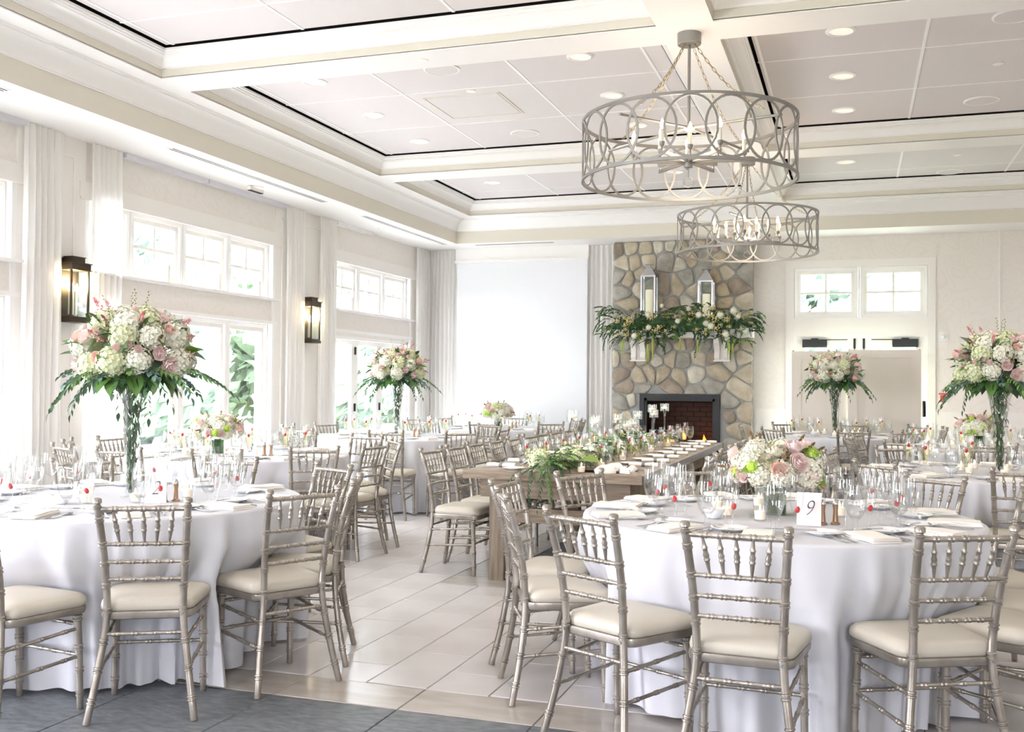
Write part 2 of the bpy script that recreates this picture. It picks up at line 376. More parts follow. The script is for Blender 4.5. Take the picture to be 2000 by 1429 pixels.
for x, y, z, n in ((-6.27, 12.8, ZS, 'flat round sprinkler cap in soffit near the far left windows'), (-3.41, 8.83, 4.14, 'flat round sprinkler cap beside the ceiling access hatch'),
                   (1.139, 9.37, 4.14, 'flat round sprinkler cap in right coffer between two speakers'), (1.133, 12.9, 4.14, 'flat round sprinkler cap in the far right coffer'), (-3.2, 7.24, 3.92, 'flat round sprinkler cap on the cross beam left of chandelier')):
    tag(MB().lathe([(.045, 0), (.045, -.006), (.03, -.01)], 20).build('sprinkler_cap', 'can_white', None, (x, y, z)), n, 'sprinkler')
# window track under soffit
for k, (a, b) in enumerate(((5.0, 6.69), (7.9, 9.18), (9.2, 10.81), (12.06, 13.1))):
    struct(MB().box(-6.62, -6.53, a, b, 3.515, 3.56).build('trim_%d' % (k+1), 'lavender' if k < 3 else 'trim'))
# recessed lights and speakers
def can(r):
    t = thing('recessed_light', '', 'light')
    MB().lathe([(r, 0), (r, -.006), (r*.80, -.012), (r*.78, -.004), (r*.62, .0), (r*.55, -.002)], 28, caps=False).build('trim_ring', 'can_white', t)
    MB().lathe([(r*.78, -.004), (.0, -.0035)], 28, caps=False).build('lens', 'can_inner', t); return t
def spk(r):
    t = thing('ceiling_speaker', '', 'speaker')
    MB().lathe([(r, 0), (r, -.008), (r*.9, -.012), (r*.88, -.008)], 32, caps=False).build('rim', 'can_white', t)
    MB().lathe([(r*.88, -.008), (0, -.009)], 32, caps=False).build('grille', 'panel', t); return t
P1 = Proto(can(.115)); P2 = Proto(spk(.16))
cn = {-4.68: 'left column of left coffers', -2.18: 'right column of left coffers', -.11: 'column just right of the main beam'}
rn = {5.8: 'in the nearest coffer', 8.155: 'nearest in the middle coffer', 9.345: 'middle of the middle coffer', 10.51: 'farthest in the middle coffer', 12.95: 'in the far coffer'}
for x in cn:
    for y in rn: P1.put((x, y, 4.142), 0, 'white recessed downlight %s, %s' % (rn[y], cn[x]), 'recessed downlights')
for x, y, n in ((-3.42, 8.14, 'nearest of left middle coffer'), (-3.42, 10.49, 'farthest of left middle coffer'), (1.11, 8.19, 'at right picture edge, nearest'), (1.134, 10.53, 'in right middle coffer'), (1.13, 13.89, 'in right far coffer')):
    P2.put((x, y, 4.142), 0, 'round white ceiling speaker, %s' % n, 'ceiling speakers')
P1.flush(); P2.flush()
t = thing('access_hatch', 'square ceiling access hatch in the left middle coffer', 'hatch', (-3.56, 9.32, 4.142))
for a, b, c, d in ((-.39, .39, -.39, -.375), (-.39, .39, .375, .39), (-.39, -.375, -.375, .375), (.375, .39, -.375, .375)): MB().box(a, b, c, d, -.006, 0).build('frame', 'fascia', t)
MB().box(-.36, .36, -.36, .36, -.005, 0).build('hatch_door', 'panel', t)

# ---- windows
def window(n, wall, u0, u1, z0, z1, grid, depth=.10, name=None):
    """One window unit. wall 'L' (plane x) or 'B' (plane y). grid=(columns, rows) of panes."""
    t = obj(name or 'window_%d' % n, None); struct(t)
    def bx(a, b, z, zz, d0, d1):   # d measured outwards from the wall face
        if wall == 'L': return MB().box(XL-d1, XL-d0, a, b, z, zz)
        return MB().box(a, b, YB+d0, YB+d1, z, zz)
    f = .045; u0 += .003; u1 -= .003; z0 += .002; z1 -= .002
    for a, b, z, zz in ((u0, u1, z0, z0+f), (u0, u1, z1-f, z1), (u0, u0+f, z0+f, z1-f), (u1-f, u1, z0+f, z1-f)): bx(a, b, z, zz, depth-.05, depth+.06).build('frame', 'trim', t)
    s = .045; a0, a1, b0, b1 = u0+f, u1-f, z0+f, z1-f
    for a, b, z, zz in ((a0, a1, b0, b0+s), (a0, a1, b1-s, b1), (a0, a0+s, b0+s, b1-s), (a1-s, a1, b0+s, b1-s)): bx(a, b, z, zz, depth-.02, depth+.03).build('sash', 'door_paint', t)
    a0 += s; a1 -= s; b0 += s; b1 -= s; c, r = grid; m = .015
    for i in range(1, c): x = a0+(a1-a0)*i/c; bx(x-m, x+m, b0, b1, depth-.01, depth+.02).build('muntin', 'door_paint', t)
    for i in range(1, r): x = b0+(b1-b0)*i/r; bx(a0, a1, x-m, x+m, depth-.008, depth+.018).build('muntin', 'door_paint', t)
    for i in range(c):
        for j in range(r):
            bx(a0+(a1-a0)*i/c, a0+(a1-a0)*(i+1)/c, b0+(b1-b0)*j/r, b0+(b1-b0)*(j+1)/r, depth+.004, depth+.009).build('pane', 'pane', t)
    return t
n = 1
units = {1: [3.52, 4.15, 4.97, 5.79, 6.61], 2: [7.50, 8.13, 8.95, 9.77, 10.59], 3: [12.10, 12.915, 13.73, 14.55]}
for b in (1, 2, 3):
    us = units[b]
    for a, c in zip(us, us[1:]):
        window(n, 'L', a, c, 2.39, 3.05, (2, 2)); n += 1
        if b < 3: window(n, 'L', a, c, .67, 2.09, (1, 1)); n += 1
for a, c in ((-.84, .04), (.07, .96)): window(n, 'B', a, c, 2.40, 3.125, (2, 2), .06); n += 1
TR = [5]
def trim(mb, m='trim'):
    o = struct(mb.build('trim_%d' % TR[0], m, sharp=.4)); TR[0] += 1; return o
trim(MB().box(.04, .07, YB-.01, YB+.12, 2.40, 3.125))
for y0, y1, z0, z1 in bays[1:]:
    trim(MB().box(XL, XL+.018, y0-.12, y1+.22, 3.05, 3.2).box(XL, XL+.03, y0-.12, y1+.22, 3.035, 3.055), 'pillar_paint')  # header board
    trim(MB().box(XL, XL+.10, y0-.02, y1+.05, 2.372, 2.392))                                               # ledge under the transoms
    trim(MB().box(XL, XL+.018, y0-.05, y1+.1, 2.09, 2.13))
    for e in (y0, y1): trim(MB().box(XL-.048, XL+.014, e-.05 if e == y0 else e-.004, e+.004 if e == y0 else e+.05, z0+.002, 3.048))
    if z0: trim(MB().box(XL-.02, XL+.07, y0-.06, y1+.06, .63, .67))
# french doors, left wall
def french(y0, y1, n_, k):
    t = obj('door_%d' % k, None); struct(t); x = XL-.10
    for a, b, z, zz in ((y0, y0+.095, .02, 2.0), (y1-.095, y1, .02, 2.0), (y0+.095, y1-.095, .02, .26), (y0+.095, y1-.095, 1.94, 2.0)): MB().box(x-.045, x, a, b, z, zz).build('stile' if b-a < .2 else 'rail', 'door_paint', t)
    MB().box(x-.026, x-.02, y0+.095, y1-.095, .26, 1.94).build('pane', 'pane', t)
    for z in (.3, 1.0, 1.8): MB().box(x, x+.02, y0-.012, y0+.012, z, z+.11).build('hinge', 'black_metal', t)
for k, (a, b) in enumerate(((12.14, 12.93), (12.93, 13.72), (13.72, 14.51))): french(a, b, '', k+1)
trim(MB().box(XL-.16, XL-.02, 12.10, 12.14, 0, 2.04).box(XL-.16, XL-.02, 14.51, 14.55, 0, 2.04).box(XL-.16, XL-.02, 12.10, 14.55, 2.0, 2.04))
# pillar faces with picture-frame molding
for y0, y1 in ((6.66, 7.45), (10.64, 12.05)):
    trim(MB().box(XL, XL+.012, y0, y1, .12, ZS), 'pillar_paint')
    a, b = (y0+.14, y1-.14); mb = MB()
    for c, d, z, zz in ((a, b, 3.38, 3.395), (a, b, .35, .365), (a, a+.015, .35, 3.395), (b-.015, b, .35, 3.395)): mb.box(XL+.012, XL+.024, c, d, z, zz)
    trim(mb)
# back wall: door casing, doors, rail, wainscot
trim(MB().box(-.955, -.84, YB-.025, YB, 0, 3.225).box(.96, 1.065, YB-.025, YB, 0, 3.225).box(-.84, .96, YB-.025, YB, 3.125, 3.225), 'pillar_paint')
trim(MB().box(-.84, .96, YB-.015, YB, 2.135, 2.40), 'pillar_paint')
for x0, x1, k in ((-1.388, -.955, 0), (1.065, XR, 1)):
    mb = MB().box(x0, x1, YB-.03, YB, 1.05, 1.075).box(x0, x1, YB-.018, YB, .97, 1.05).box(x0, x1, YB-.026, YB, .955, .97).box(x0, x1, YB-.02, YB, 0, .14)
    a = x0+.1; b = x1-.1 if k == 0 else x0+1.0
    for c, d, z, zz in ((a, b, .84, .855), (a, b, .25, .265), (a, a+.015, .25, .855), (b-.015, b, .25, .855)): mb.box(c, d, YB-.014, YB, z, zz)
    trim(mb, 'pillar_paint')
    struct(MB().box(x0, x1, YB-.008, YB, .14, .955).build('wainscot', 'pillar_paint'))
trim(MB().box(1.866, 1.885, YB-.012, YB, 1.075, ZS))
for k, (x0, x1) in enumerate(((-.80, .055), (.06, .92))):
    t = obj('door_%d' % (k+4), None); struct(t); y = YB+.03
    for a, b, z, zz in ((x0, x0+.11, .01, 2.12), (x1-.11, x1, .01, 2.12), (x0+.11, x1-.11, .01, .3), (x0+.11, x1-.11, 2.0, 2.12)): MB().box(a, b, y, y+.045, z, zz).build('rail' if b-a > .3 else 'stile', 'door_paint', t)
    MB().box(x0+.11, x1-.11, y+.02, y+.026, .3, 2.0).build('pane', 'pane', t)
    s = -1 if k == 0 else 1
    ch = x0+.25 if k == 0 else x1-.25
    MB().box(ch-.17, ch+.17, y-.06, y, 1.975, 2.09).build('door_closer', 'black_metal', t)
    MB().box(min(ch, ch-s*.45), max(ch, ch-s*.45), y-.05, y-.035, 2.078, 2.09).box(ch-.05, ch+.05, y-.07, y-.03, 2.085, 2.105).build('closer_arm', 'black_metal', t)
    e = x1-.06 if k == 0 else x0+.06
    MB().box(e-.015, e+.015, y-.03, y, 1.96, 2.10).box(e-.006, e+.006, y-.02, y, .9, 1.96).build('flush_bolt', 'black_metal', t)
    if k: MB().box(x1-.02, x1+.02, y-.03, y, 1.0, 1.22).build('hinge', 'black_metal', t)
trim(MB().box(-.84, -.80, YB, YB+.12, 0, 2.135).box(.92, .96, YB, YB+.12, 0, 2.135).box(-.80, .92, YB, YB+.12, 2.12, 2.135))
for nme, z0, z1, m, lab, cat in (('strobe_light', 2.055, 2.185, 'plastic', 'white alarm strobe on the wall right of the doors', 'alarm'), ('pull_station', 1.17, 1.35, 'plastic', 'fire alarm pull station under clear cover right of doors', 'alarm')):
    t = thing(nme, lab, cat, (1.16, YB, (z0+z1)/2)); h = (z1-z0)/2
    MB().box(-.06, .06, -.02, 0, -h, h).build('back_plate', m, t)
    if nme == 'strobe_light': MB().lathe([(.03, 0), (.03, .02), (.018, .035), (.0, .04)], 16).xf(Matrix.Rotation(PI/2, 4, 'X')).build('lens', 'china', t, (0, -.02, 0))
    else:
        MB().box(-.035, .035, -.045, -.02, -.05, .045).build('handle', 'red_plastic', t); MB().box(-.055, .055, -.05, -.02, .055, .075).build('cover_top', 'red_plastic', t)
# portable screens in front of the doors
def pscreen(x0, x1, y, h, lab):
    t = thing('folding_screen', lab, 'screen', ((x0+x1)/2, y, 0)); a = (x1-x0)/2
    MB().box(-a+.02, a-.02, .01, .03, .03, h-.01).build('core', 'screen_beige', t)
    for c, d, z, zz in ((-a, -a+.13, .0, h), (a-.13, a, .0, h), (-a+.13, a-.13, h-.11, h), (-a+.13, a-.13, 0, .14)): MB().box(c, d, 0, .04, z, zz).build('stile' if d-c < .2 else 'rail', 'screen_beige', t)
    for c in (-a+.02, a-.02): MB().lathe([(.012, 0), (.014, .008), (.006, .014)], 10).build('knob', 'copper', t, (c, .02, h))
pscreen(-.845, -.06, 14.86, 1.905, 'beige panelled standing screen, the left one before the doors')
pscreen(-.09, .85, 14.78, 1.92, 'beige panelled standing screen, the right one before the doors')
# projection screen / white panel
t = thing('projection_screen', 'large blank white projection screen between the back curtains', 'screen', (-4.98, 15.15, 0))
MB().box(-1.08, 1.08, -.004, .004, .35, 3.33).build('screen_surface', 'screen_fabric', t)
MB().box(-1.1, 1.1, -.05, .06, 3.33, 3.37).box(-1.1, 1.1, -.02, .10, 3.37, ZS).build('housing', 'trim', t)
MB().box(-1.09, 1.09, -.012, .012, .32, .36).build('bottom_bar', 'trim', t)
# curtains
def curtain(axis, a, b, pos, z1, lab, folds=6, amp=.035, seed=0):
    rn = random.Random(seed); NU, NZ = folds*10, 26; vs = []; fs = []
    ph = [rn.uniform(0, 6) for _ in range(4)]
    for j in range(NZ+1):
        q = j/NZ; z = z1*(1-q)+.012
        for i in range(NU+1):
            s = i/NU; sp = 1+.03*math.sin(q*2.2+ph[0]); am = amp*(.35+.65*min(1, q*5))*(1+.3*math.sin(3*s*PI+ph[1]))
            d = am*math.sin(2*PI*folds*s+.6*math.sin(5*s+ph[2])+.4*q)+ .004*math.sin(2*PI*folds*3.1*s+ph[3])
            u = (a+b)/2+(s-.5)*(b-a)*sp+.008*math.sin(q*6+s*9)
            vs.append((pos+d, u, z) if axis == 'Y' else (u, pos+d, z))
    for j in range(NZ):
        for i in range(NU): fs.append((j*(NU+1)+i, j*(NU+1)+i+1, (j+1)*(NU+1)+i+1, (j+1)*(NU+1)+i))
    o = MB().add(vs, fs).mesh('curtain', 'sheer', 3.0); c = (pos, (a+b)/2, 0) if axis == 'Y' else ((a+b)/2, pos, 0)
    return tag(obj('curtain', o), lab, 'curtain', 'sheer curtains')
xc = -6.545
curtain('Y', 6.67, 7.11, xc, ZS-.02, 'white sheer curtain at far left, left of the near wall lantern', 6, seed=1)
curtain('Y', 7.45, 7.88, xc, ZS-.02, 'white sheer curtain just right of the near wall lantern', 6, seed=2)
curtain('Y', 10.78, 11.2, xc, ZS-.02, 'white sheer curtain left of the far wall lantern', 5, seed=3)
curtain('Y', 11.6, 12.03, xc, ZS-.02, 'white sheer curtain right of the far wall lantern', 5, seed=4)
curtain('Y', 14.66, 15.2, xc, ZS-.02, 'white sheer curtain on the window side of the back corner', 6, seed=5)
curtain('X', -6.54, -6.03, 15.17, ZS-.02, 'white sheer curtain left of the projection screen', 7, seed=6)
curtain('X', -3.90, -3.48, 15.17, ZS-.02, 'white sheer curtain between projection screen and stone chimney', 5, seed=7)
# pillar candles on the transom ledges
P = None
cp = thing('pillar_candle', '', 'candle'); MB().lathe([(.04, 0), (.042, .004), (.042, .17), (.038, .178), (.012, .172)], 20).build('wax_body', 'wax_plain', cp)
MB().tube([(0, 0, .17), (0, .001, .185)], .0015, 5).build('wick', 'black_metal', cp)
P = Proto(cp)
for y, n_ in ((8.55, 'first of three in the middle bay'), (9.42, 'second of three in the middle bay'), (10.2, 'third of three in the middle bay'), (12.5, 'first of three in the far bay'), (13.33, 'second of three in the far bay'), (14.1, 'third of three in the far bay')):
    P.put((XL+.05, y, 2.392), 0, 'white pillar candle on transom ledge, '+n_, 'pillar candles on the transom ledges')
P.flush()
# wall lanterns
def lantern():
    t = thing('wall_lantern', '', 'lantern')        # mounted on wall; +X into room
    MB().box(.0, .015, -.09, .09, -.28, .28).build('back_plate', 'bronze', t)
    MB().box(0, .15, -.115, .115, -.29, -.255).box(.01, .14, -.105, .105, -.255, -.24).build('base_tray', 'bronze', t)
    MB().box(0, .15, -.115, .115, .175, .232).box(-.0, .16, -.125, .125, .228, .236).box(0, .16, -.125, .125, .168, .176).box(.02, .12, -.075, .075, .236, .285).box(.015, .127, -.082, .082, .283, .29).build('roof_cap', 'bronze', t)
    for y in (-.105, .105):
        MB().box(.125, .14, y-.008, y+.008, -.24, .17).build('corner_post', 'bronze', t); MB().box(0, .014, y-.008, y+.008, -.24, .17).build('corner_post', 'bronze', t)
        MB().box(.014, .125, y-.001, y+.001, -.24, .17).build('glass_side', 'pane', t)
    MB().box(.131, .133, -.097, .097, -.24, .17).build('glass_front', 'pane', t)
    for y in (-.045, .0, .045):
        c = MB().tube([(.06, y, -.22), (.06, y, -.02)], .010, 10).build('candle_sleeve', 'candle_sleeve', t)
        MB().lathe([(.004, 0), (.016, .018), (.017, .035), (.010, .06), (.001, .08)], 12).build('bulb', 'bulb', c, (.06, y, -.02))
    return t
P = Proto(lantern())
P.put((XL+.014, 7.25, 2.20), 0, 'bronze box lantern glowing on near wall pillar between curtains', 'wall lanterns')
P.put((XL+.014, 11.38, 2.19), 0, 'bronze box lantern glowing on far wall pillar between curtains', 'wall lanterns')
P.flush()
def lamp(loc, e, col, r, name='lamp_light'):
    l = bpy.data.lights.new(name, 'POINT'); l.energy = e; l.color = col; l.shadow_soft_size = r
    o = bpy.data.objects.new(name, l); COL.objects.link(o); o.location = loc; return o
for y_ in (7.25, 11.38): lamp((XL+.085, y_, 2.27), 7, (1, .80, .52), .02)
def spot(x, y):
    l = bpy.data.lights.new('downlight_lamp', 'SPOT'); l.energy = 24; l.color = (1, .90, .80); l.spot_size = R(120); l.spot_blend = .9; l.shadow_soft_size = .08
    o = bpy.data.objects.new('downlight_lamp', l); COL.objects.link(o); o.location = (x, y, 4.12)
for x in (-4.68, -2.18, -.11, 2.4):
    for y in (2.2, 5.8, 8.155, 9.345, 10.51, 12.95): spot(x, y)

# ---------------------------------------------------------------- outdoors
struct(MB().box(-60, 60, -40, 70, -.35, -.13).build('ground', 'lawn'))
struct(MB().box(-12.5, -6.85, -8, 22, -.129, -.11).build('bounce_strip', 'bounce_pale'))  # pale ground strip added outside to bounce daylight up to the soffit
def tree(x, y, h, r, seed, lab, m='tree_leaf', n=2600):
    rn = random.Random(seed); t = thing('tree', lab, 'tree', (x, y, -.13)); tk = MB()
    tk.tube([(0, 0, 0), (.1, .05, h*.3), (0, .1, h*.6), (.1, 0, h*.9)], [.22, .17, .12, .03], 8)
    for k in range(6): a = k*1.05; tk.tube([(0, .05, h*(.3+.08*k)), (r*.6*math.cos(a), r*.6*math.sin(a), h*(.42+.08*k))], [.08, .02], 6)
    tk.build('trunk', 'bark', t)
    vs = []; fs = []; blobs = [(Vector((rn.gauss(0, r*.42), rn.gauss(0, r*.42), rn.uniform(h*.12, h))), rn.uniform(.5, 1.0)*r*.5) for _ in range(34)]
    for c, br in blobs:
        q = MB().lathe([(0, -br*.8), (br*.55, -br*.5), (br*.78, 0), (br*.5, br*.55), (0, br*.8)], 8, tuple(c)); k = len(vs); vs += [Vector(p)+Vector((rn.uniform(-.12, .12), rn.uniform(-.12, .12), rn.uniform(-.12, .12))) for p in q.v]; fs += [tuple(j+k for j in f) for f in q.f]
    for i in range(n):
        c, br = rn.choice(blobs); d = Vector((rn.gauss(0, 1), rn.gauss(0, 1), rn.gauss(0, 1))).normalized(); p = c+d*br*rn.uniform(.72, 1.1)
        a = (d+Vector((rn.uniform(-.7, .7), rn.uniform(-.7, .7), rn.uniform(-.7, .7)))).normalized(); u = a.orthogonal().normalized(); v = a.cross(u); s = rn.uniform(.16, .32)
        k = len(vs); vs += [p-u*s, p-v*s*.6, p+u*s+a*.04, p+v*s*.6]; fs.append((k, k+1, k+2, k+3))
    MB().add(vs, fs).build('crown', m, t); return t
rn = random.Random(3)
tl = [(-16, 3), (-16.5, 9.5), (-16, 15), (-17, 20.5), (-16, 26), (-17, 31.5), (-16.5, 37), (-25, 24), (-25.5, 33)]
pos_n = ['nearest', 'second', 'third', 'fourth', 'fifth', 'sixth', 'seventh', 'eighth', 'ninth']
for k, (x, y) in enumerate(tl): tree(x, y, (4.9 if x > -20 else 10)+rn.uniform(-.5, .6), 2.9 if x > -20 else 4.4, 10+k, 'pale green tree outside the left windows, %s from the near end' % pos_n[k], 'tree_leaf' if k % 2 else 'tree_leaf2', 4200)
for k, (x, y) in enumerate(((-7, 27), (-1.5, 26), (4.5, 27), (1.5, 35), (11, 28))): tree(x, y, 8.5, 3.2, 40+k, 'leafy tree outside behind the doors, %s from the left' % pos_n[k].replace('nearest', 'first'), 'tree_leaf', 3600)
# ---------------------------------------------------------------- chimney
FX0, FX1, FY = -3.465, -1.395, 15.02
OX0, OX1, OZ0, OZ1 = -3.0, -1.90, .42, 1.262
mb = MB()
for a, b, z, zz in cells(FX0+.02, FX1-.02, 0, ZS, [(OX0, OX1, OZ0, OZ1)]): mb.box(a, b, FY, YB, z, zz)
CH = mb.build('chimney_breast', 'mortar', sharp=.3); struct(CH)
def clip(poly, nx, nz, d):
    out = []
    for i in range(len(poly)):
        a, b = poly[i], poly[(i+1) % len(poly)]; da = a[0]*nx+a[1]*nz-d; db = b[0]*nx+b[1]*nz-d
        if da <= 0: out.append(a)
        if da*db < 0: t = da/(da-db); out.append((a[0]+(b[0]-a[0])*t, a[1]+(b[1]-a[1])*t))
    return out
rs = random.Random(21); seeds = []
nx_, nz_ = 10, 17
for j in range(nz_):
    for i in range(nx_):
        x = FX0+(i+.5+(.25 if j % 2 else -.25)+rs.uniform(-.30, .30))*(FX1-FX0)/nx_; z = .02+(j+.5+rs.uniform(-.32, .32))*(ZS-.02)/nz_
        if FX0+.02 < x < FX1-.02 and not (OX0-.05 < x < OX1+.05 and OZ0-.05 < z < OZ1+.05) and rs.random() > .10: seeds.append((x, z))
ghost = []
for x, z in seeds:
    if OZ0-.1 < z < OZ1-.06:
        if x < OX0: ghost.append((2*OX0-x, z))
        elif x > OX1: ghost.append((2*OX1-x, z))
    if OX0-.05 < x < OX1+.05:
        if z > OZ1: ghost.append((x, 2*OZ1-z))
        elif z < OZ0: ghost.append((x, 2*OZ0-z))
def chaikin(p):
    o = []
    for i in range(len(p)):
        a, b = p[i], p[(i+1) % len(p)]; o += [(a[0]*.82+b[0]*.18, a[1]*.82+b[1]*.18), (a[0]*.18+b[0]*.82, a[1]*.18+b[1]*.82)]
    return o
allp = seeds+ghost
for (x, z) in seeds:
    if z < .38: continue
    poly = [(FX0, .40), (FX1, .40), (FX1, ZS-.005), (FX0, ZS-.005)]
    for (a, b) in allp:
        if (a, b) == (x, z) or (a-x)**2+(b-z)**2 > .7: continue
        nx, nz = a-x, b-z; L = math.hypot(nx, nz); nx /= L; nz /= L
        g_ = .007+.007*rs.random(); poly = clip(poly, nx, nz, ((a+x)/2)*nx+((b+z)/2)*nz-g_)
        if len(poly) < 3: break
    if len(poly) < 3: continue
    # keep off the firebox opening
    if OX0-.01 < x < OX1+.01: poly = clip(poly, 0, -1, -(OZ1+.004)) if z > OZ1 else clip(poly, 0, 1, OZ0-.004)
    elif OZ0 < z < OZ1: poly = clip(poly, 1, 0, OX0-.004) if x < OX0 else clip(poly, -1, 0, -(OX1+.004))
    else:
        if z > OZ1: poly = clip(poly, 0, -1, -(OZ1-.0)) if abs(x-(OX0+OX1)/2) < .7 else poly
    if len(poly) < 3: continue
    cx = sum(p[0] for p in poly)/len(poly); cz = sum(p[1] for p in poly)/len(poly)
    poly = [(p[0]+rs.uniform(-.006, .006), p[1]+rs.uniform(-.006, .006)) for p in chaikin(poly)]
    if len(poly) < 14: poly = chaikin(poly)
    N_ = len(poly); h = rs.uniform(.022, .042); vs = []; fs = []
    tx, tz = rs.uniform(-.012, .012), rs.uniform(-.012, .012)
    for q, (sc, yy) in enumerate(((1, .004), (1.0, -.5*h), (.93, -.86*h), (.62, -h-.004), (.25, -h-.006))):
        for (px, pz) in poly:
            dx, dz = (px-cx)*sc, (pz-cz)*sc
            vs.append((cx+dx, FY+yy+(tx*dx+tz*dz)*4*(q > 1)*.3+rs.uniform(-.003, .003)*(q > 1), cz+dz))
    for q in range(4):
        for k in range(N_): fs.append((q*N_+k, q*N_+(k+1) % N_, (q+1)*N_+(k+1) % N_, (q+1)*N_+k))
    fs.append(tuple(4*N_+k for k in range(N_)))
    MB().add(vs, fs).build('stone', 'stone%d' % rs.choice((0, 0, 0, 1, 1, 2, 2, 3, 4, 5)), CH, sharp=.9)
# firebox
t = thing('fireplace', 'black framed fireplace with low fire in the stone chimney', 'fireplace', (0, 0, 0))
fr = MB(); y0 = FY-.045
for a, b, z, zz in ((OX0-.04, OX0+.03, OZ0, OZ1+.02), (OX1-.03, OX1+.04, OZ0, OZ1+.02), (OX0+.03, OX1-.03, OZ1-.045, OZ1+.02)): fr.box(a, b, y0-.01, FY+.02, z, zz)
fr.build('outer_frame', 'black_metal', t, sharp=.3)
fr = MB()
for a, b, z, zz in ((OX0+.03, OX0+.065, OZ0, OZ1-.045), (OX1-.065, OX1-.03, OZ0, OZ1-.045), (OX0+.03, OX1-.03, OZ1-.085, OZ1-.045)): fr.box(a, b, y0+.012, FY+.03, z, zz)
fr.build('inner_frame', 'black_metal', t, sharp=.3)
bk = MB(); w_ = .192; hh = .062
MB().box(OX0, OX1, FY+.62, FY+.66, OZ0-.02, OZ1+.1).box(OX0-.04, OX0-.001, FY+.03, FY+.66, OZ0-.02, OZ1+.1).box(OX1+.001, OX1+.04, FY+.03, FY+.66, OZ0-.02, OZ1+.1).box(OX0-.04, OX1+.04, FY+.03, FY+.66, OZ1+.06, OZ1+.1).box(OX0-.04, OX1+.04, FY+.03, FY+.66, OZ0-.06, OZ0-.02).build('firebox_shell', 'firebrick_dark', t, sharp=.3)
bm_ = {}
for j in range(12):
    for i in range(7):
        x0 = OX0+(i-(.5 if j % 2 else 0))*w_; x1 = min(x0+w_-.008, OX1-.003); x0 = max(x0, OX0+.003); z0 = OZ0+j*.074
        if x1-x0 < .03: continue
        key = round(x1-x0, 3)
        if key not in bm_: bm_[key] = MB().box(-(x1-x0)/2, (x1-x0)/2, -.012, .012, 0, .066).mesh('brick', 'firebrick', .3)
        obj('brick', bm_[key], t, ((x0+x1)/2, FY+.61, z0))
for k, (x, y, z, a, L) in enumerate(((-2.45, .28, .50, .08, .30), (-2.5, .40, .52, -.1, .32), (-2.40, .33, .60, .25, .26), (-2.15, .3, .49, -.3, .2))):
    MB().tube([(-L, 0, 0), (-L*.3, .01, .01), (L*.4, -.01, 0), (L, 0, .01)], [.045, .05, .048, .04], 9).build('log', 'log', t, (x, FY+y, z), (0, a*.6, a))
for k, (x, z, s) in enumerate(((-2.6, .56, .7), (-2.42, .60, .8), (-2.12, .54, .9), (-2.0, .48, .7))):
    MB().lathe([(.0, -.02), (.035, .01), (.03, .05), (.012, .10), (.0, .14)], 8).build('flame', 'fire', t, (x, FY+.3, z), (0, rs.uniform(-.5, .5), 0), s*.75)
lamp((-2.05, FY+.25, .55), 1.8, (1, .42, .12), .06, 'fire_light')
# hearth
t = thing('hearth', 'raised stone hearth with bluestone slab under the fireplace', 'hearth')
MB().box(FX0-.05, FX1+.05, 14.60, FY, 0, .36).build('hearth_base', 'mortar', t, sharp=.3)
MB().box(FX0-.09, FX1+.12, 14.53, FY-.001, .36, .415).build('slab', 'bluestone', t, sharp=.3)
for k in range(9):
    for j in range(2):
        x = FX0+.06+k*.25; a = rs.uniform(.09, .115); MB().lathe([(a, 0), (a*.95, .02), (a*.6, .035), (0, .04)], 9).xf(Matrix.Rotation(PI/2, 4, 'X') @ Matrix.Scale(.75+.2*rs.random(), 4, (0, 1, 0))).build('stone', 'stone%d' % rs.choice((0, 1, 2, 3, 4)), t, (x, 14.60, .1+j*.17), (0, rs.uniform(0, 3), 0), sharp=1)
# mantel
t = thing('mantel_shelf', 'cream painted mantel shelf on two scrolled brackets', 'mantel')
MB().box(FX0-.01, FX1+.02, 14.70, FY-.0, 2.10, 2.235).build('shelf', 'pillar_paint', t, sharp=.3)
for x0 in (-3.155, -1.93):
    x1 = x0+.215; prof = [(14.99, 1.775), (14.90, 1.775), (14.86, 1.82), (14.88, 1.90), (14.84, 1.97), (14.77, 2.02), (14.75, 2.10), (14.99, 2.10)]
    for a, b in ((x0, x0+.075), (x1-.075, x1)):
        n_ = len(prof); MB().add([(a, y, z) for y, z in prof]+[(b, y, z) for y, z in prof], [tuple(range(n_)), tuple(range(2*n_-1, n_-1, -1))]+[(k, (k+1) % n_, n_+(k+1) % n_, n_+k) for k in range(n_)]).build('bracket', 'pillar_paint', t, sharp=.5)
    MB().box(x0, x1, 14.93, 14.99, 1.775, 2.10).box(x0-.01, x1+.01, 14.85, 14.99, 1.76, 1.778).build('bracket_back', 'pillar_paint', t, sharp=.3)
